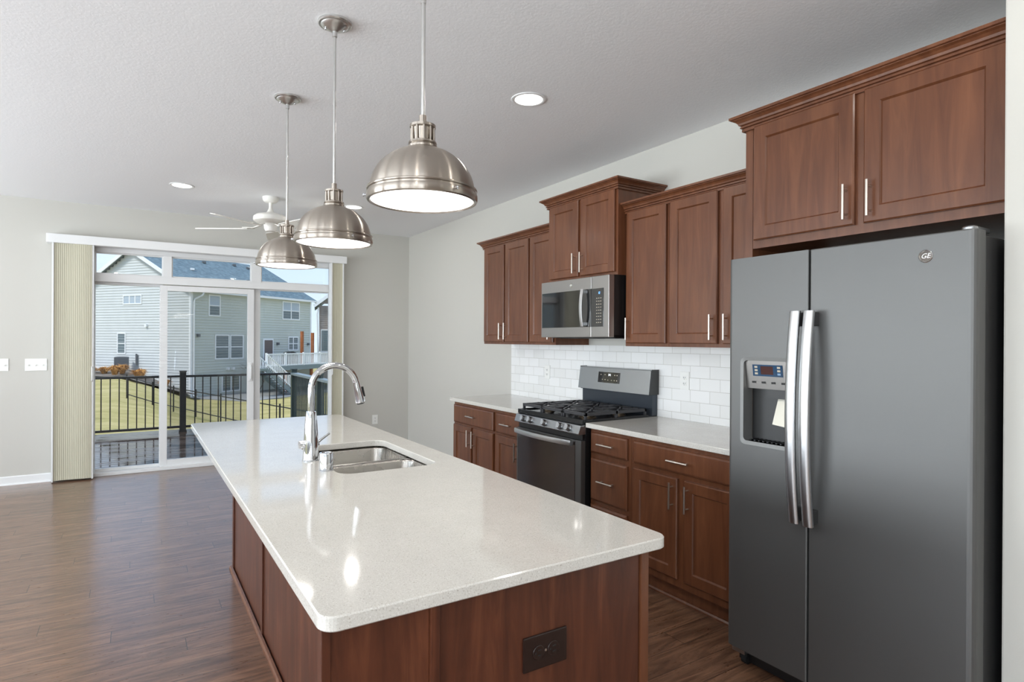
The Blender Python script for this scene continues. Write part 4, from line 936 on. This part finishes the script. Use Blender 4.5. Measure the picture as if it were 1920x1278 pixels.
lap_wall(q, HC, VB, (0,AL), (0,0), (-1,0), -2.85, ZR-.05, tf); lap_wall(q, HC, VB, (BL,0), (BL,AL), (1,0), -2.85, ZR-.05, tf); q.build('gable_wall', M['sidingA'], hA)
q = MB(); lbox(q, HC, VB, .03, BL-.03, .03, AL-.03, -2.9, ZE); q.build('core', M['sidingA'], hA)
q = MB(); lbox(q, HC, VB, -.05, .12, -.05, .12, -2.85, ZE-.1); lbox(q, HC, VB, BL-.12, BL+.05, -.05, .12, -2.85, ZE-.1); q.build('corner_board', M['htrim'], hA)
q = MB(); P_ = [L2W(HC,VB,.75,-.38,ZE-.25), L2W(HC,VB,.65,-.36,ZE-.45), L2W(HC,VB,.22,-.12,ZE-.75), L2W(HC,VB,.18,-.1,ZE-.95), L2W(HC,VB,.18,-.1,-2.6), L2W(HC,VB,.10,-.5,-2.72)]; q.tube(P_, .06, 8, smooth=False); q.build('downspout', M['htrim'], hA)
rf = simple_roof(hA, HC, VB, 0, BL, 0, AL, ZE, ZR, .35)
for (u, t_) in ((5.2,.8),(8.6,.86),(9.9,.82),(7.2,.34),(9.4,.30),(2.6,.5)):
    s_ = L2W(HC,VB,u,AL/2*t_,ZE+(ZR-ZE)*t_+.12); q = MB(); q.box(s_.x-.14, s_.x+.14, s_.y-.14, s_.y+.14, s_.z, s_.z+.16); q.build('roof_vent', M['acmetal'] if u != 2.6 else M['htrim'], rf)
hwindow(hA, HC, VB, 'A', 4.95, 6.75, 3.98, 4.52, 3, 1, M['hblind']); hwindow(hA, HC, VB, 'A', 6.62, 7.35, .3, 1.72, 1, 2)
hwindow(hA, HC, VB, 'B', 1.55, 2.42, 3.12, 4.52, 1, 2, True); hwindow(hA, HC, VB, 'B', 2.12, 3.25, -.05, 1.62, 1, 2); hwindow(hA, HC, VB, 'B', 3.50, 4.62, -.05, 1.62, 1, 2)
hwindow(hA, HC, VB, 'B', 2.75, 4.30, -2.5, -1.35, 2, 1); hwindow(hA, HC, VB, 'B', 8.95, 10.85, 3.12, 4.50, 2, 2, True); hwindow(hA, HC, VB, 'B', 9.65, 10.70, .50, 1.52, 2, 2)
q = MB(); lbox(q, HC, VB, 6.72, 7.84, -.06, 0, -.75, 1.42); dd = q.build('door_casing', M['htrim'], hA); q = MB(); lbox(q, HC, VB, 6.86, 7.72, -.09, -.06, -.72, 1.30); q.build('entry_door', M['doorbrown'], dd)
for (s_, z_, sd) in ((.55,1.62,'B'),(8.3,1.0,'B'),(12.0,.95,'B'),(4.33,2.33,'A'),(3.15,-.85,'B'),(3.65,-.85,'B')):
    q = MB()
    if sd == 'B': lbox(q, HC, VB, s_-.09, s_+.09, -.2, 0, z_-.1, z_+.1)
    else: lbox(q, HC, VB, -.16, 0, s_-.10, s_+.10, z_-.1, z_+.1)
    q.build('wall_light' if z_ > 0 and sd == 'B' else 'vent_cover', M['acmetal'] if z_ > 0 and sd == 'B' else M['htrim'], hA)
# patio slab and rock bed beside the house
q = MB(); lbox(q, HC, VB, -.3, 13.5, -5.6, -.02, -3.0, -2.74); tag(q.build('patio_slab', M['concrete']), 'grey concrete patio slab at the foot of the neighbouring house', 'patio')
q = MB(); nn_ = 14; vs = []
for k in range(nn_+1):
    v_ = -1.2+k*(13.5)/nn_
    for uu in (-.02, -1.6, -4.6):
        w_ = L2W(HC,VB,uu if v_ >= 0 else uu-.2,v_,0); vs.append((w_.x,w_.y,gz(w_.x,w_.y)+(.30 if uu > -3 else .10)))
q.add(vs, [(k*3+j,k*3+j+1,(k+1)*3+j+1,(k+1)*3+j) for k in range(nn_) for j in (0,1)], 0, True)
tag(q.build('rock_bed', M['rock']), 'rock mulch bed along the pale gable wall of the neighbouring house', 'planting bed', kind='stuff')
# ornamental grasses
def tuft(u, v_, h, rr_, label):
    w_ = L2W(HC,VB,u,v_,0); z0_ = gz(w_.x,w_.y)+.25; q = MB(); rnd = random.Random(int(v_*100)+int(-u*10))
    for k in range(260):
        a = rnd.uniform(0,2*PI); s_ = rnd.uniform(.2,1)*rr_; hh = h*rnd.uniform(.6,1); b0 = Vector((w_.x+.12*rnd.uniform(-1,1), w_.y+.12*rnd.uniform(-1,1), z0_-.1)); m1 = b0+Vector((math.cos(a)*s_*.4, math.sin(a)*s_*.4, hh*.75)); m2 = b0+Vector((math.cos(a)*s_, math.sin(a)*s_, hh*rnd.uniform(.35,.95)))
        sd = Vector((-math.sin(a), math.cos(a), 0))*.025; q.add([b0-sd, b0+sd, m1+sd, m1-sd, m2], [(0,1,2,3),(3,2,4)])
    return tag(q.build('ornamental_grass', M['drygrass']), label, 'ornamental grass', 'dry grasses in the rock bed')
for (u, v_, h, rr_) in ((-1.6,9.6,1.2,.9),(-2.6,8.7,.85,.9),(-2.4,7.2,.7,.9),(-3.4,5.2,.55,.8),(-3.2,4.2,.6,.7),(-2.6,3.3,.8,.8),(-3.6,2.6,.8,.8),(-2.2,2.0,.8,.7),(-3.0,1.2,.7,.7),(-1.5,.6,.7,.6)):
    tuft(u, v_, h, rr_, 'dry orange-brown ornamental grass tuft in the rock bed along the pale gable wall')
# air conditioner
w_ = L2W(HC,VB,-.9,5.75,0); z_ = gz(w_.x,w_.y)+.36
ac = empty('air_conditioner', (w_.x,w_.y,z_), 'grey outdoor air conditioner unit against the pale gable wall', 'air conditioner')
q = MB(); q.box(w_.x-.45,w_.x+.45,w_.y-.45,w_.y+.45,z_+.04,z_+.86,bev=.03)
for k in range(12): 
    xx = w_.x-.41+k*.075; q.box(xx-.006,xx+.006,w_.y-.458,w_.y-.45,z_+.1,z_+.8)
q.build('housing', M['acmetal'], ac); q = MB(); q.lathe((w_.x,w_.y,z_+.86), [(.36,0),(.36,.012),(.30,.02),(.1,.02),(0,.02)], 24); q.build('fan_guard', M['railblack'], ac); q = MB(); q.box(w_.x-.5,w_.x+.5,w_.y-.5,w_.y+.5,z_-.12,z_+.04); q.build('pad', M['concrete'], ac)
q = MB(); w2_ = L2W(HC,VB,-.05,5.3,0); q.box(w2_.x-.10,w2_.x+.0,w2_.y-.14,w2_.y+.14,-.55,.25); tag(q.build('meter_box', M['acmetal']), 'small grey utility box on the pale gable wall above the air conditioner', 'utility box')
q = MB(); w2_ = L2W(HC,VB,-1.3,8.2,0); q.lathe((w2_.x,w2_.y,gz(w2_.x,w2_.y)+.1), [(.5,0),(.55,.12),(.4,.3),(.15,.38),(0,.4)], 18); tag(q.build('window_well_cover', M['htrim']), 'white domed cover on the ground left of the air conditioner', 'well cover')
# neighbour's raised deck
nd = empty('neighbour_deck', L2W(HC,VB,9,-2,-2.74), 'raised neighbouring deck with white balustrade and white stairs', 'deck')
q = MB(); pp_ = [(2.5,-3.5),(13.5,-3.5),(13.5,-.05),(6.4,-.05)]; vs = [L2W(HC,VB,a,b_,z) for z in (-.86,-.70) for a,b_ in pp_]; q.add(vs, [(0,1,2,3),(7,6,5,4)]+[(j,(j+1)%4,4+(j+1)%4,4+j) for j in range(4)]); lbox(q, HC, VB, 2.5, 13.5, -3.54, -3.46, -1.0, -.66); q.build('platform', M['railcap'], nd)
for u in (5.6, 8.6, 11.5, 13.2): q = MB(); lbox(q, HC, VB, u-.09, u+.09, -3.4, -3.22, -2.74, -.86); q.build('support_post', M['cedar'], nd)
q = MB(); lbox(q, HC, VB, 3.5, 13.5, -3.52, -3.44, .22, .30); lbox(q, HC, VB, 3.5, 13.5, -3.51, -3.45, -.62, -.56); lbox(q, HC, VB, 13.42,13.5,-3.5,-.1,.22,.3)
q.build('top_rail', M['htrim'], nd)
for k in range(66):
    u = 3.5+k*.152; big = k % 13 == 0; q = MB(); a = .055 if big else .022; lbox(q, HC, VB, u-a, u+a, -3.48-a, -3.48+a, -.66, .36 if big else .24); q.build('post' if big else 'baluster', M['htrim'], nd)
# stairs
st = MB(); n_ = 11
for k in range(n_):
    u = 2.55+.26*k; z = -.72-.186*(k+1); lbox(st, HC, VB, u, u+.29, -4.55, -3.58, z-.03, z+.02)
sts = st.build('stair_treads', M['railcap'], nd)
for vv in (-4.58, -3.60):
    q = MB(); q.bar(L2W(HC,VB,2.4,vv,-.85), L2W(HC,VB,5.5,vv,-2.72-.28), .05, .30); q.build('stringer', M['railcap'], sts)
    q = MB(); q.bar(L2W(HC,VB,2.45,vv,.28), L2W(HC,VB,5.35,vv,-1.80), .07, .08); q.bar(L2W(HC,VB,2.45,vv,-.48), L2W(HC,VB,5.35,vv,-2.55), .05, .05); hr = q.build('handrail', M['htrim'], sts)
    for k in range(19):
        u = 2.5+k*.158; z = -.48-(u-2.45)*.714; q = MB(); lbox(q, HC, VB, u-.02, u+.02, vv-.02, vv+.02, z, z+.76); q.build('baluster', M['htrim'], hr)
q = MB(); lbox(q, HC, VB, 1.5, 2.5, -4.6, -3.5, -.86, -.70); q.build('landing', M['railcap'], nd)
# grill under a dark cover, cedar posts, planter on the deck
w_ = L2W(HC,VB,8.0,-1.6,-.70); g_ = MB(); g_.prism([(-.65,0),(.65,0),(.62,.75),(.45,.98),(.1,1.08),(-.3,1.02),(-.6,.8)], -.3, .3, 'y'); 
g2 = MB(); g2.add([(w_.x+a*VB.x-b_*VB.y, w_.y+a*VB.y+b_*VB.x, w_.z+c) for a,b_,c in g_.v], g_.f); tag(g2.build('barbecue_grill', M['black']), 'barbecue grill under a black cover on the neighbouring deck', 'grill')
for k, u in enumerate((9.45, 10.75)):
    q = MB(); lbox(q, HC, VB, u-.10, u+.10, -1.7, -1.5, -.70, 2.05-.1*k); tag(q.build('cedar_post', M['cedar']), ['tall orange cedar post in front of the small square window of the neighbouring house', 'tall cedar post just right of the small square window of the neighbouring house'][k], 'post')
# yard fence of thin black rails
fp = [(-.26,33.3),(.72,30.31),(2.66,26.7),(4.3,20.95),(5.3,17.5)]
def yfence(p0, p1, label, n_=1):
    a = Vector((p0[0],p0[1],gz(*p0))); b_ = Vector((p1[0],p1[1],gz(*p1))); r = empty('yard_fence', ((a+b_)/2)[:], label, 'fence')
    for zz in (.12, .92): q = MB(); q.bar(a+Vector((0,0,zz)), b_+Vector((0,0,zz)), .03, .035); q.build('fence_rail', M['railblack'], r)
    for k in range(n_+1): c = a.lerp(b_, k/n_); q = MB(); q.box(c.x-.025,c.x+.025,c.y-.025,c.y+.025,c.z-.1,c.z+1.02); q.build('post', M['railblack'], r)
yfence((-.26,32.3),(.72,31.3), 'short low black yard fence panel at the left of the lawn')
yfence((.75,31.2),(5.6,17.5), 'long low black yard fence running diagonally across the lawn toward the deck', 7)
# second neighbour, partly visible at the right
H2 = Vector((15.9,61.6,0)); VB2 = Vector((.969,-.248,0)).normalized()
h2 = house_root('house', (H2.x,H2.y,-3.2), VB2, 'brownish house partly visible behind the right end of the neighbouring house')
q = MB(); lap_wall(q, H2, VB2, (0,0), (10,0), (0,-1), -3.2, 5.0, lambda z: (0,1) if z < 5 else None); 
def tf2(z): 
    h = (z-5)/4.0
    return (0,1) if z <= 5 else (None if h >= .99 else (h/2, 1-h/2))
lap_wall(q, H2, VB2, (0,0), (10,0), (0,-1), 5.0, 8.9, tf2); lap_wall(q, H2, VB2, (0,10), (0,0), (-1,0), -3.2, 5.0); q.build('wall', M['sidingC'], h2)
q = MB(); pk = L2W(H2,VB2,5,-.4,9.15)
for sg, ue in ((1,-.5),(-1,10.5)):
    a0 = L2W(H2,VB2,ue,-.45,4.75); a1 = L2W(H2,VB2,ue,10.4,4.75); b0 = L2W(H2,VB2,5,-.45,9.1); b1 = L2W(H2,VB2,5,10.4,9.1); up = Vector((0,0,.14))
    q.add([a0,a1,b1,b0,a0+up,a1+up,b1+up,b0+up], [(0,1,2,3),(4,7,6,5),(0,4,5,1),(1,5,6,2),(2,6,7,3),(3,7,4,0)])
q.build('roof', M['shingle'], h2)
q = MB(); q.bar(L2W(H2,VB2,-.55,-.48,4.72), L2W(H2,VB2,5,-.48,9.08), .08, .3); q.bar(L2W(H2,VB2,5,-.48,9.08), L2W(H2,VB2,10.5,-.48,4.72), .08, .3); q.build('rake_board', M['htrim'], h2)
q = MB(); q.tube([L2W(H2,VB2,-.1,-.35,4.6), L2W(H2,VB2,-.25,-.3,3.9), L2W(H2,VB2,.0,-.1,-3)], .08, 8); q.build('downspout', M['htrim'], h2)
hwindow(h2, H2, VB2, 'B', .2, .95, .2, 2.3, 1, 1)
# third neighbour to the left: seen only in reflections
H3 = Vector((-26,34,0)); VB3 = Vector((.80,-.60,0)).normalized()
h3 = house_root('house', (H3.x,H3.y,-1.4), VB3, 'pale house with dark gabled roof, seen reflected in the microwave window')
q = MB(); lap_wall(q, H3, VB3, (0,0), (14,0), (0,-1), -1.5, 4.2); lap_wall(q, H3, VB3, (14,0), (14,9), (1,0), -1.5, 7.6, lambda z: (0,1) if z <= 4.2 else (None if z > 7.5 else ((z-4.2)/7, 1-(z-4.2)/7))); q.build('wall', M['sidingA'], h3)
simple_roof(h3, H3, VB3, 0, 14, 0, 9, 4.2, 7.7)
q = MB(); lbox(q, H3, VB3, 8, 12, -2.5, 0, -1.5, 1.6); q.build('porch', M['htrim'], h3); hwindow(h3, H3, VB3, 'B', 2, 4, .3, 1.8, 2, 2); hwindow(h3, H3, VB3, 'B', 8.6, 11, 2.3, 3.6, 2, 2)
# bare shrub by the patio
def twigs(c, h, n_, label, seed):
    rnd = random.Random(seed); q = MB()
    def br_(p, d, L, r_, dep):
        e_ = p+d*L; q.tube([p, e_], [r_, r_*.6], 5, smooth=False)
        if dep:
            for _ in range(3): nd_ = (d+Vector((rnd.uniform(-.6,.6), rnd.uniform(-.6,.6), rnd.uniform(-.1,.4)))).normalized(); br_(e_, nd_, L*rnd.uniform(.6,.85), r_*.6, dep-1)
    for _ in range(n_): br_(Vector(c), Vector((rnd.uniform(-.5,.5), rnd.uniform(-.5,.5), 1)).normalized(), h*.35, .03, 4)
    return tag(q.build('bare_shrub', M['bark']), label, 'shrub')
w_ = L2W(HC,VB,5.3,-1.0,-2.74); twigs(w_, 2.6, 3, 'bare leafless shrub on the patio against the neighbouring house', 3)
w_ = L2W(HC,VB,10.5,-3.9,0); twigs((w_.x+1.2,w_.y-1.5,-2.8), 6.5, 2, 'tall bare leafless tree at the right edge of the neighbouring deck', 5)
